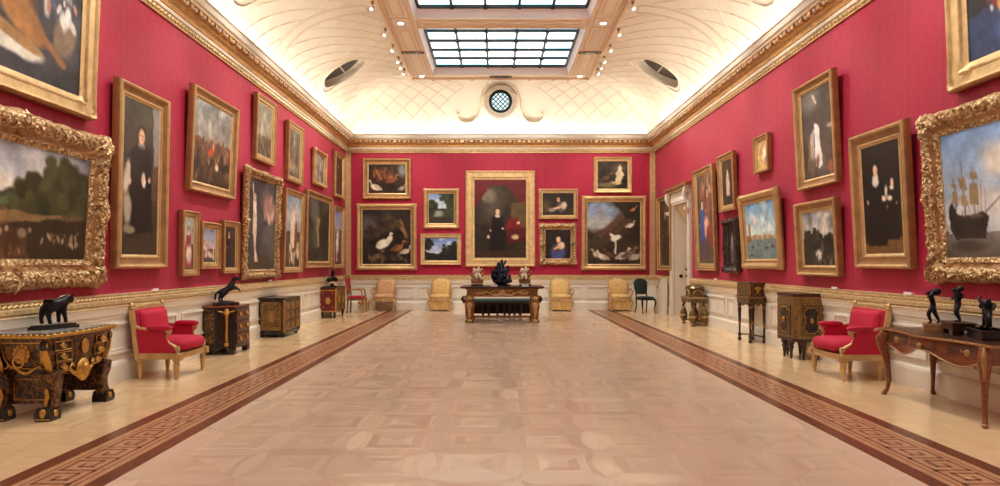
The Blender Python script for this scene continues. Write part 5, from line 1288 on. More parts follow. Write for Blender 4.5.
# ---- writing table, right
t = empty('writing_table', (4.60, 6.80, 0), -PI/2); tag(t, 'large walnut writing table with cabriole legs carrying three bronzes, front right', 'table')
wn_ = M['walnut']; a, d = .84, .31
def top_out(k=1., n=25):
    f = []
    for x in np.linspace(-a*k, a*k, n):
        q = x/(a*k); f.append((x, -d*k-.045*math.cos(PI*q)-.02*math.cos(2*PI*q)))
    return f+[(a*k+.01, 0), (a*k, d*k), (-a*k, d*k), (-a*k-.01, 0)]
b = MB(); b.prism(top_out(1.03), .735, .762, wn_); b.prism(top_out(.97), .762, .766, M['dark_wood']); top = b.build('top', t, bevel=.004)
b = MB(); P = top_out(1.035); b.tube([(x, y, .749) for x, y in P], .013, M['gold_deep'], 6, closed=True); b.build('rim', top, smooth=60)
def afy(x): return -d*.95-.045*math.cos(PI*x/a)-.02*math.cos(2*PI*x/a)
b = MB(); R0, R1, R2, R3 = [], [], [], []
for x in np.linspace(-a*.95, a*.95, 31):
    drop = .17-.055*math.cos(2*PI*x/a*.95)-.0*abs(x); R0.append((x, afy(x), .736)); R1.append((x, afy(x)-.012, .68)); R2.append((x, afy(x)+.0, .736-drop)); R3.append((x, afy(x)+.03, .736-drop))
b.loft([R0, R1, R2, R3], wn_, cap=False, closed=False)
b.box(-a*.95, a*.95, afy(0)+.12, d*.93, .60, .735, wn_)
for sx in (-1, 1): b.box(min(sx*a*.93, sx*a*.97), max(sx*a*.93, sx*a*.97), -d*.9, d*.93, .57, .735, wn_)
b.build('apron', t, smooth=40)
b = MB(); b.tube([(x, afy(x)-.006, .736-(.17-.055*math.cos(2*PI*x/a*.95))) for x in np.linspace(-a*.92, a*.92, 31)], .009, M['gold_deep'], 6)
for x in (0, -.55, .55): b.ell((x, afy(x)-.018, .655), (.04, .014, .035), M['gold_deep'], 10, 6, .15, 5)
b.build('apron_mount', t, smooth=60)
for x in (-.52, 0, .52):
    b = MB(); q = [(x-.2, afy(x-.2)-.014, .625), (x, afy(x)-.016, .625), (x+.2, afy(x+.2)-.014, .625), (x+.2, afy(x+.2)-.014, .715), (x, afy(x)-.016, .715), (x-.2, afy(x-.2)-.014, .715)]
    b.loft([[(p[0], p[1]+.03, p[2]) for p in q], q], M['kingwood']); d_ = b.build('drawer', t, bevel=.004)
    b = MB(); b.tube([(x-.05, afy(x)-.02, .675), (x-.02, afy(x)-.034, .66), (x+.02, afy(x)-.034, .66), (x+.05, afy(x)-.02, .675)], .007, M['gold_deep'], 6); b.build('handle', d_, smooth=60)
for sx in (-1, 1):
    for sy in (-1, 1):
        X, Y = sx*a*.9, sy*d*.84; b = MB()
        b.tube([(X, Y, .72), (X+sx*.035, Y+sy*.03, .64), (X+sx*.03, Y+sy*.025, .54), (X-sx*.005, Y, .36), (X-sx*.02, Y-sy*.01, .18), (X-sx*.0, Y+sy*.0, .06), (X+sx*.025, Y+sy*.02, .02), (X+sx*.03, Y+sy*.025, 0)], [.055, .06, .048, .031, .022, .02, .028, .024], wn_, 8)
        lg = b.build('leg', t, smooth=60)
        b = MB(); b.tube([(X+sx*.03, Y+sy*.025, .73), (X+sx*.075, Y+sy*.068, .65), (X+sx*.065, Y+sy*.055, .54), (X+sx*.03, Y+sy*.03, .42)], [.02, .026, .02, .006], M['gold_deep'], 6); b.ell((X+sx*.03, Y+sy*.025, .02), (.032, .032, .022), M['gold_deep'], 8, 5); b.build('leg_mount', lg, smooth=60)

def figure(name, parent, k, pose, mat, extra=(), eextra=()):
    """standing nude figure; pose maps joint names to points; k = height"""
    J = {'hip': (0, 0, .52, .075, .06), 'waist': (0, 0, .60, .062, .05), 'chest': (0, 0, .72, .082, .062), 'neck': (0, 0, .82, .035), 'head': (0, -.01, .885, .052, .06), 'crown': (0, 0, .945, .045),
         'shL': (.105, 0, .775, .042), 'elL': (.15, 0, .62, .032), 'haL': (.15, -.05, .48, .026), 'shR': (-.105, 0, .775, .042), 'elR': (-.15, 0, .62, .032), 'haR': (-.15, -.05, .48, .026),
         'hL': (.055, 0, .47, .06), 'kL': (.06, -.01, .27, .045), 'aL': (.06, .01, .05, .028), 'tL': (.065, -.07, .015, .024), 'hR': (-.055, 0, .47, .06), 'kR': (-.06, -.01, .27, .045), 'aR': (-.06, .01, .05, .028), 'tR': (-.065, -.07, .015, .024)}
    for n_, p in pose.items(): J[n_] = tuple(p)+J[n_][3:]
    E = [('hip', 'waist'), ('waist', 'chest'), ('chest', 'neck'), ('neck', 'head'), ('head', 'crown'), ('chest', 'shL'), ('shL', 'elL'), ('elL', 'haL'), ('chest', 'shR'), ('shR', 'elR'), ('elR', 'haR'), ('hip', 'hL'), ('hL', 'kL'), ('kL', 'aL'), ('aL', 'tL'), ('hip', 'hR'), ('hR', 'kR'), ('kR', 'aR'), ('aR', 'tR')]
    ks = list(J); N = [tuple(v*k*(1.3 if i_ > 2 else 1.) for i_, v in enumerate(J[n_])) for n_ in ks]
    for e in extra: N.append(tuple(v*k*(1.55 if i_ > 2 else 1.) for i_, v in enumerate(e)))
    EE = [(ks.index(p), ks.index(q)) for p, q in E]
    for p, q in eextra: EE.append((ks.index(p) if isinstance(p, str) else len(ks)+p, len(ks)+q))
    return skin(name, N, EE, mat, parent)
TZ = .766
t = empty('figure_bronze', (4.68, 7.28, TZ), -PI/2-.5); tag(t, 'black bronze man carrying a bundle on his shoulders, on a low pale plinth', 'statuette', 'bronzes on the writing table')
b = MB(); b.box(-.12, .12, -.09, .09, 0, .075, M['plinth_wood']); b.box(-.13, .13, -.10, .10, 0, .015, M['plinth_wood']); b.build('plinth', t, bevel=.004)
o = figure('figure', t, .40, {'chest': (.03, -.04, .70), 'neck': (.06, -.08, .79), 'head': (.085, -.12, .84), 'crown': (.1, -.14, .9), 'elL': (.2, -.1, .75), 'haL': (.12, .0, .88), 'elR': (-.1, -.12, .72), 'haR': (-.02, -.02, .88), 'shL': (.13, -.05, .76), 'shR': (-.06, -.05, .77), 'kL': (.1, -.12, .28), 'aL': (.08, -.05, .05), 'tL': (.09, -.13, .015), 'kR': (-.08, .06, .27), 'aR': (-.1, .16, .06), 'tR': (-.11, .09, .015)}, M['bronze'],
           [(.02, .06, .88, .09, .08), (-.12, .09, .86, .09, .07), (.16, .05, .90, .08, .07)], [('haL', 0), (0, 1), (0, 2)]); o.location = (0, 0, .07)
t = empty('figure_bronze', (4.66, 6.86, TZ), -PI/2-.3); tag(t, 'black bronze striding figure with bent arms on the middle brown plinth', 'statuette', 'bronzes on the writing table')
b = MB(); b.box(-.17, .17, -.10, .10, .05, .125, M['dark_wood']); b.box(-.185, .185, -.115, .115, .115, .13, M['bronze_brown'])
for sx in (-1, 1):
    for sy in (-1, 1): b.cbox((sx*.13, sy*.07, .03), (.05, .05, .06), M['bronze_brown'])
b.build('plinth', t, bevel=.004)
o = figure('figure', t, .38, {'chest': (.0, -.03, .72), 'neck': (-.02, -.05, .82), 'head': (-.03, -.08, .88), 'crown': (-.03, -.06, .94), 'elL': (.22, .05, .72), 'haL': (.16, -.08, .84), 'elR': (-.21, .03, .70), 'haR': (-.12, -.12, .62), 'kL': (.12, -.1, .28), 'aL': (.14, .02, .06), 'tL': (.16, -.06, .015), 'kR': (-.09, .0, .26), 'aR': (-.06, .08, .05)}, M['bronze'],
           [(.05, .07, .95, .05), (.18, .02, .93, .07), (.02, .08, .78, .08, .06)], [('haL', 1), (1, 0), ('chest', 2)]); o.location = (0, 0, .125)
t = empty('group_bronze', (4.64, 6.42, TZ), -PI/2-.3); tag(t, 'black bronze group of two entwined figures on a dark plinth at the right picture edge', 'statuette', 'bronzes on the writing table')
b = MB(); b.box(-.19, .19, -.11, .11, 0, .10, M['ebony']); b.box(-.2, .2, -.12, .12, .085, .10, M['bronze_brown']); b.build('plinth', t, bevel=.004)
o = figure('figure', t, .36, {'chest': (.08, -.02, .66), 'neck': (.15, -.04, .74), 'head': (.2, -.05, .79), 'crown': (.24, -.04, .83), 'waist': (.03, 0, .58), 'shL': (.16, .06, .70), 'shR': (.06, -.1, .72), 'elL': (.3, .06, .66), 'haL': (.36, 0, .54), 'elR': (-.02, -.2, .8), 'haR': (-.1, -.12, .9), 'kL': (.2, -.02, .3), 'aL': (.14, .02, .06), 'tL': (.22, .0, .02), 'kR': (-.2, .0, .3), 'aR': (-.3, .02, .1), 'tR': (-.34, -.04, .03)}, M['bronze'],
           [(-.14, .04, .5, .08, .07), (-.22, .05, .66, .08), (-.26, .03, .78, .055), (-.12, .06, .30, .06), (-.05, .04, .04, .05), (-.3, -.1, .58, .035)], [('hip', 0), (0, 1), (1, 2), (0, 3), (3, 4), (1, 5)]); o.location = (0, 0, .095)

# ---- octagonal cabinet, right
t = empty('cabinet', (4.70, 10.54, 0), -PI/2); tag(t, 'dark octagonal cabinet on peg feet with a black star panel, beside the right crimson armchair', 'cabinet')
W_, D_ = .34, .22
out = [(-W_, D_), (-W_, -.16), (-W_+.07, -D_), (W_-.07, -D_), (W_, -.16), (W_, D_)]
def sc(k): return [(x*k, D_-(D_-y)*k if False else y*k) for x, y in out]
b = MB(); b.prism(sc(1.06), .985, 1.03, M['dark_wood']); b.prism(sc(1.02), .955, .985, M['gold_deep']); b.build('top', t, bevel=.006)
b = MB(); b.prism(out, .30, .955, M['boulle_light']); b.prism(sc(1.04), .28, .33, M['dark_wood']); b.prism(sc(1.02), .90, .955, M['boulle_light']); b.build('body', t)
def facepanel(p0, p1, nm):
    p0, p1 = Vector((*p0, 0)), Vector((*p1, 0)); u = (p1-p0).normalized(); n_ = Vector((u.y, -u.x, 0)); L = (p1-p0).length; c = (p0+p1)/2
    if n_.dot(c) < 0: n_ = -n_
    def P(a_, z, o): return tuple(c+u*a_+n_*o+Vector((0, 0, z)))
    h = L*.36
    b = MB(); b.loft([[P(-h, .37, .0), P(h, .37, .0), P(h, .86, .0), P(-h, .86, .0)], [P(-h, .37, .012), P(h, .37, .012), P(h, .86, .012), P(-h, .86, .012)]], M['boulle_fine']); pn = b.build(nm, t)
    g2 = MB(); star = [(-.6, .42), (.6, .42), (.6, .46), (1, .46), (1, .55), (.8, .55), (.8, .68), (1, .68), (1, .77), (.6, .77), (.6, .81), (-.6, .81), (-.6, .77), (-1, .77), (-1, .68), (-.8, .68), (-.8, .55), (-1, .55), (-1, .46), (-.6, .46)]
    g2.loft([[P(a_*h*.78, z, .012) for a_, z in star], [P(a_*h*.78, z, .018) for a_, z in star]], M['ebony'])
    g2.tube([P(a_*h*.8, z, .018) for a_, z in star], .005, M['bright_gold'], 5, closed=True); c_ = P(0, .615, .022); g2.ell(c_, (.03, .03, .045), M['bright_gold'], 10, 6, .1, 6); g2.build('star_inlay', pn, smooth=30)
facepanel(out[0], out[1], 'side_panel'); facepanel(out[4], out[5], 'side_panel'); facepanel(out[2], out[3], 'door')
for x, y in out[1:5]:
    b = MB(); b.tube([(x, y, .33), (x, y, .95)], .014, M['gold_deep'], 6); b.build('edge_mount', t, smooth=60)
for x, y in ((-W_+.05, .15), (W_-.05, .15), (-W_+.06, -.06), (W_-.06, -.06), (-.12, -D_+.04), (.12, -D_+.04)):
    b = MB(); b.lathe([(.014, 0), (.022, .03), (.02, .05), (.032, .16), (.045, .19), (.03, .21), (.05, .24), (.05, .29)], M['dark_wood'], (x, y, 0), 10); b.build('leg', t, smooth=50)

# ---- cabinet on stand
t = empty('cabinet_on_stand', (4.76, 12.65, 0), -PI/2); tag(t, 'small brass-inlaid cabinet raised on a slender four-legged stand', 'cabinet')
W_, D_ = .30, .16
b = MB(); b.box(-W_, W_, -D_, D_, .875, 1.10, M['boulle']); b.prism([(-W_-.01, 1.10), (W_+.01, 1.10), (W_-.02, 1.14), (-W_+.02, 1.14)], -D_-.01, D_, M['boulle'], 'xz'); bd = b.build('casket', t, bevel=.008)
b = MB()
for i in range(4):
    for z in (.92, 1.0, 1.08 if False else 1.07): b.box(-W_+.03+i*.14, -W_+.15+i*.14, -D_-.012, -D_+.01, z-.03, z+.03, M['boulle_fine'])
for sx in (-1, 1):
    X = sx*(W_+.006); b.ell((X, 0, 1.03), (.012, .07, .035), M['bright_gold'], 12, 6, .25, 4); b.ell((X, 0, .985), (.012, .02, .05), M['bright_gold'], 8, 6)
    for y in (-D_, D_-.02): b.box(sx*W_-.012, sx*W_+.012, y-.008, y+.02, .875, 1.10, M['gold_deep'])
b.build('casket_mounts', bd, smooth=40)
b = MB(); b.box(-W_-.03, W_+.03, -D_-.03, D_, .845, .875, M['dark_wood']); b.box(-W_-.01, W_+.01, -D_-.01, D_, .77, .845, M['boulle']); b.tube([(-W_-.03, -D_-.03, .86), (W_+.03, -D_-.03, .86)], .01, M['gold_deep'], 6)
for sx in (-1, 1):
    b.tube([(sx*(W_+.03), -D_-.03, .86), (sx*(W_+.03), D_, .86)], .01, M['gold_deep'], 6); X = sx*(W_+.0)
    b.prism([(-D_, .77), (D_, .77), (D_-.05, .71), (.06, .74), (0, .69), (-.06, .74), (-D_+.05, .71)], X-.012, X+.012, M['boulle'], 'yz')
b.prism([(-W_, .77), (W_, .77), (W_-.07, .71), (.12, .745), (0, .69), (-.12, .745), (-W_+.07, .71)], -D_-.01, -D_+.012, M['boulle'], 'xz'); b.build('stand_frieze', t, smooth=30)
b = MB(); z = .12
for sx in (-1, 1): b.tube([(sx*(W_-.03), -D_+.03, z), (sx*.12, -.02, z+.01), (0, .01, z+.015)], [.028, .03, .04], M['dark_wood'], 6, flat=(1, .5)); b.tube([(sx*(W_-.03), D_-.03, z), (sx*.12, .03, z+.01), (0, .01, z+.015)], [.028, .03, .04], M['dark_wood'], 6, flat=(1, .5))
b.lathe([(.03, .12), (.05, .14), (.03, .16), (.04, .19), (.01, .23)], M['gold_deep'], seg=10); b.build('stretcher', t, smooth=60)
for sx in (-1, 1):
    for sy in (-1, 1):
        b = MB(); b.lathe([(.02, 0), (.04, .025), (.03, .06), (.02, .08), (.034, .10), (.034, .14), (.018, .16), (.02, .3), (.03, .55), (.036, .62), (.022, .65), (.036, .68), (.036, .77)], M['dark_wood'], (sx*(W_-.03), sy*(D_-.03), 0), 10)
        lg = b.build('leg', t, smooth=50); b = MB(); b.lathe([(.024, .3), (.03, .34), (.02, .38)], M['gold_deep'], (sx*(W_-.03), sy*(D_-.03), 0), 10); b.lathe([(.038, .66), (.04, .67), (.038, .69)], M['gold_deep'], (sx*(W_-.03), sy*(D_-.03), 0), 10); b.build('leg_mount', lg, smooth=60)

# ---- scroll-legged stand with casket
t = empty('console_stand', (4.69, 16.12, 0), -PI/2); tag(t, 'low stand with four bulging scroll legs beside the white doorway', 'stand')
W_, D_ = .44, .21
b = MB(); b.box(-W_, W_, -D_, D_, .655, .685, M['dark_wood']); b.box(-W_+.02, W_-.02, -D_+.02, D_, .56, .655, M['boulle_fine']); b.tube([(-W_, -D_, .67), (W_, -D_, .67)], .014, M['gold'], 6)
for sx in (-1, 1): b.tube([(sx*W_, -D_, .67), (sx*W_, D_, .67)], .014, M['gold'], 6)
b.build('top', t, bevel=.004)
for sx in (-1, 1):
    for sy in (-1, 1):
        X, Y = sx*(W_-.07), sy*(D_-.07); b = MB()
        b.tube([(X, Y, .56), (X-sx*.03, Y, .50), (X+sx*.03, Y+sy*.01, .44), (X-sx*.02, Y, .37), (X-sx*.04, Y, .28)], [.04, .035, .03, .03, .03], M['boulle_fine'], 8)
        b.lathe([(.02, .40), (.05, .37), (.085, .29), (.095, .22), (.08, .13), (.05, .08), (.035, .05), (.045, .02), (.04, 0)], M['boulle_fine'], (X, Y, 0), 12)
        lg = b.build('leg', t, smooth=50); b = MB(); b.lathe([(.097, .2), (.104, .22), (.097, .24)], M['gold'], (X, Y, 0), 12)
        b.ell((X, Y, .05), (.05, .05, .022), M['gold'], 8, 5); b.lathe([(.05, .40), (.055, .41), (.05, .42)], M['gold'], (X, Y, 0), 10); b.build('leg_mount', lg, smooth=60)
b = MB(); b.tube([(-W_+.07, -D_+.07, .10), (0, 0, .12), (W_-.07, D_-.07, .10)], .025, M['boulle_fine'], 6); b.tube([(W_-.07, -D_+.07, .10), (0, 0, .12), (-W_+.07, D_-.07, .10)], .025, M['boulle_fine'], 6); b.build('stretcher', t, smooth=60)
t = empty('casket', (4.70, 16.12, .685), -PI/2); tag(t, 'dark casket with an arched lid on the scroll-legged stand', 'casket')
W_, D_ = .29, .16
b = MB(); out = [(-W_, D_), (-W_, -.06), (-W_+.1, -D_), (W_-.1, -D_), (W_, -.06), (W_, D_)]
b.prism([(x*1.05, y*1.05) for x, y in out], 0, .03, M['boulle_light']); b.prism([(x*.95, y*.95) for x, y in out], .03, .19, M['boulle_fine']); b.build('body', t, bevel=.004)
b = MB(); b.loft([[(x*k, y*k, z) for x, y in out] for z, k in ((.19, 1.03), (.21, 1.03), (.25, .9), (.28, .7), (.295, .4))], M['boulle_fine']); ld = b.build('lid', t, smooth=30)
b = MB(); b.tube([(.09*math.cos(a_), 0, .29+.05*math.sin(a_)) for a_ in np.linspace(0, PI, 10)], .009, M['gold'], 6); b.build('handle', ld, smooth=60)
b = MB()
for sx in (-1, 1): b.tube([(sx*(W_+.003), .11*math.cos(a_), .05+.12*math.sin(a_)) for a_ in np.linspace(0, PI, 12)], .012, M['gold'], 6)
b.tube([(.13*math.cos(a_), -D_-.003, .05+.12*math.sin(a_)) for a_ in np.linspace(0, PI, 12)], .012, M['gold'], 6); b.build('arch_mount', t, smooth=60)

# ---- low white sloping block and switches by the doorway
t = MB(); t.prism([(20.0, 0), (20.0, .72), (19.75, .78), (19.45, 1.02), (19.25, 1.06), (19.25, 0)], 4.70, 4.86, wp, 'yz')
o = t.build('sloping_block', bevel=.01); tag(o, 'white block with a sloping top standing just beyond the doorway', 'block')
tp = MB(); tp.loft([[(4.69, 20.0, .72), (4.87, 20.0, .72), (4.87, 19.75, .78), (4.69, 19.75, .78)], [(4.69, 20.0, .735), (4.87, 20.0, .735), (4.87, 19.75, .795), (4.69, 19.75, .795)]], M['marble']); tp.loft([[(4.69, 19.75, .78), (4.87, 19.75, .78), (4.87, 19.45, 1.02), (4.69, 19.45, 1.02)], [(4.69, 19.75, .795), (4.87, 19.75, .795), (4.87, 19.45, 1.035), (4.69, 19.45, 1.035)]], M['marble']); tp.build('capping', o)
for nm, x, z, mt, r, lb in (('wall_socket', 5.145, 1.135, M['ebony'], .04, 'square black socket on the white door jamb'), ('door_button', 5.30, 1.33, M['marble'], .035, 'upper round grey button on the white door jamb'), ('door_button', 5.30, 1.135, M['marble'], .035, 'lower round grey button on the white door jamb')):
    b = MB()
    if nm == 'wall_socket': b.cbox((x, DY1-.035, z), (.085, .025, .085), mt)
    else: b.lathe([(.035, -DY1+.02), (.04, -DY1+.035), (.03, -DY1+.045)], mt, (x, 0, z), 14, 'y'); b.lathe([(.018, -DY1+.045), (.018, -DY1+.052)], M['ebony'], (x, 0, z), 10, 'y')
    tag(b.build(nm, smooth=40), lb, 'switch')

# ---- centre table
t = empty('centre_table', (.02, 17.15, 0)); tag(t, 'carved gilt and walnut table standing free before the far wall', 'table')
gd = M['gold_deep']; tb = simple('carved_giltwood', (150, 98, 48), .45, .35, .5, 18, .6, 40); M['giltwood'] = tb
b = MB(); b.box(-1.06, 1.06, -.56, .56, .875, .91, M['dark_wood']); b.box(-1.03, 1.03, -.53, .53, .86, .875, M['kingwood']); b.build('top', t, bevel=.008)
b = MB(); b.box(-.90, .90, -.44, .44, .66, .86, tb); b.box(-.93, .93, -.47, .47, .83, .862, gd); b.box(-.91, .91, -.45, .45, .65, .675, gd); b.build('apron', t, bevel=.005)
b = MB()
for s in (-1, 1):
    for k_ in (0, 1):
        x0 = s*(.15+.36*k_)
        b.tube([(x0+s*.13*math.cos(u)*(1-u/9), -.455-.01, .755+.07*math.sin(u)*(1-u/9)) for u in np.linspace(0, 7.5, 22)], [.022*(1-u/10) for u in np.linspace(0, 7.5, 22)], M['gold'], 6)
    b.tube([(s*.05, -.46, .70), (s*.2, -.465, .69), (s*.4, -.465, .79), (s*.62, -.46, .72), (s*.7, -.46, .80)], [.02, .024, .02, .018, .01], M['gold_pale'], 6)
b.ell((0, -.46, .76), (.09, .035, .085), M['gold'], 12, 6, .2, 6); b.build('carved_scrolls', t, smooth=60)
for sx in (-1, 1):
    for sy in (-1, 1):
        X, Y = sx*.83, sy*.38; b = MB()
        b.loft([[(X+dx*k, Y+dy*k, z) for dx, dy in ((-1, -1), (1, -1), (1, 1), (-1, 1))] for z, k in ((.0, .105), (.07, .11), (.09, .08), (.13, .085), (.3, .095), (.42, .12), (.52, .09), (.58, .085), (.64, .11), (.68, .11))], tb); lg = b.build('leg', t, bevel=.012)
        b = MB(); b.ell((X, Y-.1, .42), (.07, .04, .09), M['gold'], 10, 6, .15, 6); b.ell((X, Y-.095, .62), (.08, .03, .05), M['gold'], 10, 6); b.ell((X, Y-.1, .045), (.07, .03, .04), M['gold'], 10, 6); b.tube([(X, Y-.09, .34), (X, Y-.1, .22), (X, Y-.085, .12)], [.05, .035, .02], M['gold'], 6); b.build('carving', lg, smooth=60)
b = MB(); b.box(-.83, .83, -.04, .04, .09, .14, tb)
for sx in (-1, 1): b.box(sx*.83-.04, sx*.83+.04, -.36, .36, .09, .14, tb)
b.build('stretcher', t, bevel=.01)
# bench behind it
t = empty('bench', (.02, 18.55, 0)); tag(t, 'long dark bench with a green leather seat behind the centre table', 'bench')
b = MB(); n = 15; P = [(x, -.27-.07*math.cos(x/1.08*PI/2)) for x in np.linspace(-1.02, 1.02, n)]+[(1.02, .25), (-1.02, .25)]
b.prism(P, .385, .43, M['dark_wood']); b.build('seat_rail', t, bevel=.006)
b = MB(); b.loft([[(x*k, y*k, z) for x, y in P] for z, k in ((.43, .99), (.47, 1.0), (.495, .97), (.505, .9))], M['green_leather']); b.build('seat', t, smooth=60)
for x in (-.98, -.52, -.36, .08, -.12, .22, .36, .52, .98):
    for y in ((-.22, .2) if abs(x) > .6 else (-.25, .2)):
        b = MB(); b.lathe(turned_leg(.385, .04), M['dark_wood'], (x, y, 0), 10); b.build('leg', t, smooth=50)
b = MB(); b.box(-.95, .95, .19, .21, .07, .37, M['dark_wood']); b.box(-.6, .6, -.16, -.12, .10, .15, M['dark_wood']); b.build('stretcher', t, bevel=.005)  # dark back board is added to keep the gaps between the legs dark
for sx in (-1, 1):
    b = MB(); b.tube([(sx*1.03, -.2, .40), (sx*1.1, -.22, .5), (sx*1.08, -.22, .56), (sx*1.03, -.22, .53)], [.04, .04, .035, .02], M['dark_wood'], 8); b.tube([(sx*1.03, .2, .40), (sx*1.1, .2, .5), (sx*1.08, .2, .56), (sx*1.03, .2, .53)], [.04, .04, .035, .02], M['dark_wood'], 8); b.tube([(sx*1.08, -.22, .55), (sx*1.08, .2, .55)], .035, M['dark_wood'], 8); b.build('arm', t, smooth=60)
# pieces on the centre table
def gilt_group(label, x, rz):
    t = empty('gilt_group', (x, 17.1, .91), rz); tag(t, label, 'sculpture', 'gilt groups on the centre table')
    b = MB(); b.lathe([(.17, 0), (.17, .02), (.15, .03), (.15, .05)], M['bronze_brown'], seg=18); b.build('base', t, smooth=40)
    o = skin('body', [(0, 0, .09, .11, .09), (0, 0, .17, .09, .08), (0, 0, .26, .10, .09), (0, 0, .32, .05), (.12, -.03, .10, .05), (.14, -.05, .19, .045), (-.12, -.04, .11, .055), (-.15, -.04, .20, .04), (.12, -.02, .29, .04), (.19, -.02, .34, .03), (.17, -.03, .41, .026), (-.13, -.01, .27, .045), (-.19, -.02, .33, .03)], [(0, 1), (1, 2), (2, 3), (0, 4), (4, 5), (0, 6), (6, 7), (2, 8), (8, 9), (9, 10), (2, 11), (11, 12)], M['gold_deep'], t)
    skin('pale_figure', [(0, -.03, .33, .05), (.01, -.05, .40, .055), (.03, -.05, .46, .03), (.04, -.06, .51, .038), (-.06, -.06, .40, .03), (-.13, -.07, .35, .026), (.08, -.05, .41, .03), (.14, -.06, .46, .024), (-.10, -.02, .47, .03), (-.04, -.10, .27, .04), (-.02, -.12, .18, .03), (.06, -.10, .26, .04), (.09, -.12, .17, .028)], [(0, 1), (1, 2), (2, 3), (1, 4), (4, 5), (1, 6), (6, 7), (4, 8), (0, 9), (9, 10), (0, 11), (11, 12)], M['white_marble'], t)
gilt_group('gilt and ivory figure group at the left end of the centre table', -.63, .2)
gilt_group('gilt and ivory figure group at the right end of the centre table', .62, -.5)
t = empty('bronze_group', (-.01, 17.05, .91)); tag(t, 'tall blue-black bronze group of climbing figures in the middle of the centre table', 'sculpture')
b = MB(); b.lathe([(.27, 0), (.27, .02), (.24, .03), (.24, .045)], M['ebony'], seg=20); b.build('base', t, smooth=40)
mb = simple('blue_black_bronze', (40, 46, 66), .25, .6, .4, 18, .3, 30)
rng = random.Random(4); N = [(0, 0, .05, .16, .14), (0, 0, .2, .13, .12), (.01, 0, .36, .1, .09), (0, 0, .5, .07), (.02, 0, .6, .05), (.03, -.01, .68, .045), (.1, -.02, .58, .03), (.13, -.03, .66, .022), (-.06, 0, .6, .03), (-.1, -.02, .52, .025)]
E = [(0, 1), (1, 2), (2, 3), (3, 4), (4, 5), (3, 6), (6, 7), (3, 8), (8, 9)]
for i in range(9):
    a_ = 2*PI*i/9+.3; z = (.10, .22, .34)[i % 3]; r = (.22, .19, .15)[i % 3]; root = (0, 1, 2)[i % 3]; k0 = len(N)
    N += [(r*math.cos(a_), r*.75*math.sin(a_), z, .06), (r*1.18*math.cos(a_+.2), r*.9*math.sin(a_+.2), z+.1, .045), (r*1.1*math.cos(a_+.25), r*.85*math.sin(a_+.25), z+.18, .036), (r*1.35*math.cos(a_-.15), r*1.0*math.sin(a_-.15), z-.03, .03)]
    E += [(root, k0), (k0, k0+1), (k0+1, k0+2), (k0, k0+3)]
o = skin('figures', N, E, mb, t); o.location = (0, 0, .045); o.scale = (1, 1, .95)
for x, lb in ((-.19, 'small white card before the bronze group on the centre table, left one'), (.60, 'small white card before the right gilt group on the centre table')):
    b = MB(); b.prism([(-.0, 0), (.06, 0), (.055, .012), (.0, .055)], x-.085, x+.085, M['card'], 'yz'); o = b.build('label_card'); o.location = (0, 16.68, .91); tag(o, lb, 'label', 'cards on the centre table')

# ---- label cards on the dado rail
def rail_card(side, px, label, y=None):
    s = -1 if side == 'left' else 1
    Y = y or F*abs(s*(HW-.1)-CX)/abs(px-VX); b = MB()
    b.prism([(0, 0), (.05, 0), (.0, .035)], -.075, .075, M['card'], 'yz')
    b2 = MB(); b2.add([(v[0], v[1], v[2]) for v in b.v], b.f, M['card']); o = b2.build('label_card')
    o.rotation_euler = (0, 0, -PI/2 if side == 'left' else PI/2); o.location = (s*(HW-.072), Y, 1.118); o.rotation_euler.z = PI/2 if side == 'left' else -PI/2
    o.scale = (1, -1, 1) if False else (1, 1, 1); tag(o, label, 'label', 'label cards on the chair rail')
rail_card('left', 68, 'small white label card on the rail behind the bronze bull')
rail_card('left', 158, 'small white label card on the rail above the left crimson armchair')
rail_card('left', 272, 'small white label card on the rail above the low brass-inlaid cabinet')
rail_card('right', 905, 'small white label card on the rail above the right crimson armchair')
rail_card('right', 832, 'small white label card on the rail beside the octagonal cabinet')
rail_card('right', 714, 'small white label card on the rail just past the doorway')

# ---- ceiling fittings
nm_ = ['nearest the far wall', 'second from the far wall', 'third from the far wall', 'fourth from the far wall', 'fifth from the far wall', 'sixth from the far wall']
for s in (-1, 1):
    sd = 'left' if s < 0 else 'right'
    for i, y in enumerate((18.7, 18.15, 17.6, 16.65, 15.5, 13.9)):
        t = empty('spotlight', (s*2.74, y, HL-.02)); tag(t, 'tiny bright spotlight on the %s ceiling edge, %s' % (sd, nm_[i]), 'spotlight', 'spotlights along the ceiling edges')
        b = MB(); b.box(-.03, .03, -.05, .05, .0, .03, M['gold_deep']); b.tube([(0, 0, 0), (0, 0, -.07)], .012, M['black_metal'], 6); b.build('bracket', t)
        dv = Vector((s*1.0, -.25, -1.6)).normalized(); h = MB(); h.tube([tuple(Vector((0, 0, -.09))-dv*.05), tuple(Vector((0, 0, -.09))+dv*.035)], [.028, .036], M['white_paint'], 12); h.build('lamp_body', t, smooth=40)
        l = MB(); l.ell(tuple(Vector((0, 0, -.09))+dv*.035), (.032, .032, .032), M['lamp'], 10, 6); l.build('lens', t, smooth=180)
    for i, y in enumerate((19.38, 15.1)):
        t = empty('downlight', (s*2.32, y, HL)); tag(t, 'round recessed downlight in the %s ceiling border, %s' % (sd, ('at the far end', 'at the second skylight')[i]), 'downlight', 'recessed downlights')
        b = MB(); b.lathe([(.06, -.012), (.10, -.02), (.11, 0)], M['white_paint'], seg=20); b.build('trim_ring', t, smooth=40); b = MB(); b.lathe([(.0, -.004), (.062, -.006), (.062, -.016), (0, -.014)], M['lamp'], seg=20); b.build('lens', t)
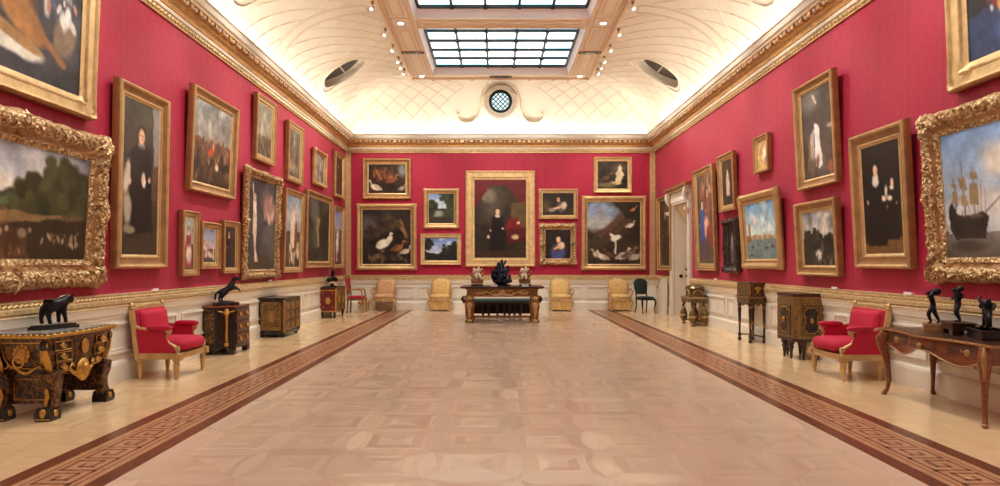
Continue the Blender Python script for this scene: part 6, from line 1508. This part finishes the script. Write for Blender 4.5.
def vent(label, loc, rz):
    t = empty('ceiling_vent', loc, rz); tag(t, label, 'vent', 'bronze ceiling vents')
    b = MB(); pts = [(-.34, 0), (-.28, .07), (-.2, .10), (.2, .10), (.28, .07), (.34, 0), (.28, -.07), (.2, -.10), (-.2, -.10), (-.28, -.07)]
    b.prism(pts, -.02, 0, M['gold_deep']); b.build('plate', t, bevel=.004)
    b = MB(); b.box(-.22, .22, -.07, .07, -.028, -.02, M['ebony'])
    for i in range(9): b.box(-.2+.047*i, -.185+.047*i, -.07, .07, -.034, -.028, M['vent'])
    for sx in (-1, 1): b.ell((sx*.28, 0, -.02), (.05, .04, .02), M['vent'], 10, 6)
    b.build('grille', t)
vent('dark bronze vent in the left ceiling border', (-2.32, 17.2, HL), 0); vent('dark bronze vent in the right ceiling border', (2.32, 17.2, HL), 0); vent('dark bronze vent in the ceiling end beam above the round window', (0, 19.42, HL), 0)
# garlands of plaster flowers either side of the round window
for s in (-1, 1):
    b = MB(); P = [(.42, 6.96), (.52, 6.88), (.62, 6.72), (.66, 6.56), (.66, 6.38), (.72, 6.20), (.86, 6.06), (1.04, 6.00), (1.22, 6.02), (1.34, 6.12), (1.36, 6.26), (1.28, 6.32)]
    rr = random.Random(3)
    pts = []
    for (x0, z0_), (x1, z1) in zip(P[:-1], P[1:]):
        n = max(1, int(math.hypot(x1-x0, z1-z0_)/.05))
        for j in range(n): pts.append((x0+(x1-x0)*j/n, z0_+(z1-z0_)*j/n))
    b.tube([(s*x, y_cove(min(z, 6.97))-.03, min(z, 6.97)) for x, z in pts], .018, M['rib'], 6)
    for x, z in pts:
        z = min(z, 6.97); y = y_cove(z); k_ = .028+.010*rr.random()
        b.ell((s*x, y-.03, z), (k_, k_, k_), M['rib'], 7, 5)
    tag(b.build('plaster_garland', smooth=60), 'plaster flower garland curling down %s of the round window' % ('left' if s < 0 else 'right'), 'garland', 'plaster garlands')

# ================================================================== LIGHT
def area(name, loc, rot, sx, sy, e, col):
    l = bpy.data.lights.new(name, 'AREA'); l.shape = 'RECTANGLE'; l.size, l.size_y, l.energy, l.color = sx, sy, e, col
    o = bpy.data.objects.new(name, l); COL.objects.link(o); o.location = loc; o.rotation_euler = rot; return o
WARM = (1., .93, .83)
KC = 5.6                                                # watts per metre of the strips lying in the cornice trough
L_ = 23.
for s in (-1, 1): area('cornice_strip_light', (s*(HW-.16), 9., 5.54), (PI, s*.3, 0), .05, L_, KC*L_, (1., .96, .88))
area('cornice_strip_light', (0, YF-.16, 5.54), (PI-.3, 0, 0), 9.2, .05, KC*9.2*1.2, (1., .96, .88))
def spot(loc, tgt, e, ang=75, col=WARM, r=.06):
    l = bpy.data.lights.new('picture_or_fill_spot', 'SPOT'); l.energy = e; l.color = col; l.spot_size = math.radians(ang); l.spot_blend = .6; l.shadow_soft_size = r
    o = bpy.data.objects.new('picture_or_fill_spot', l); COL.objects.link(o); o.location = loc
    d = Vector(tgt)-Vector(loc); o.rotation_euler = d.to_track_quat('-Z', 'Y').to_euler(); return o
KS = 215.
for s in (-1, 1):
    for y in (3., 5.2, 7.4, 9.6, 11.8, 13.9, 15.5, 17.2, 18.7):
        spot((s*2.76, y, 6.78), (s*4.96, y-1.0, 2.6), KS)
for x in (-3.6, -1.2, 1.2, 3.6): spot((x, 17.2 if abs(x) < 2 else 18.5, 6.85), (x, YF, 2.6), KS*1.2, 70)
for x in (-1.5, 1.5): spot((x, 18.9, 6.7), (0, 20.8, 6.5), 20., 46)  # added fill lamps without fittings, to brighten the ring of the round window
w = bpy.data.worlds.new('World'); SC.world = w; w.use_nodes = True
w.node_tree.nodes['Background'].inputs[0].default_value = (.75, .86, 1, 1); w.node_tree.nodes['Background'].inputs[1].default_value = .6

# ================================================================== CAMERA
cam = bpy.data.cameras.new('camera'); cam.sensor_width = 36; cam.lens = 36*F/1000
cam.shift_x = (500-VX)/1000; cam.shift_y = (VY-243)/1000
co = bpy.data.objects.new('camera', cam); COL.objects.link(co); co.location = (CX, 0, CZ); co.rotation_euler = (PI/2, 0, 0)
SC.camera = co
vs = SC.view_settings; vs.view_transform = 'Standard'; vs.look = 'None'; vs.gamma = 1; vs.use_curve_mapping = False; vs.exposure = EXPOSURE
SC.cycles.use_denoising = True; SC.cycles.max_bounces = 8; SC.cycles.diffuse_bounces = 5; SC.cycles.sample_clamp_indirect = 6
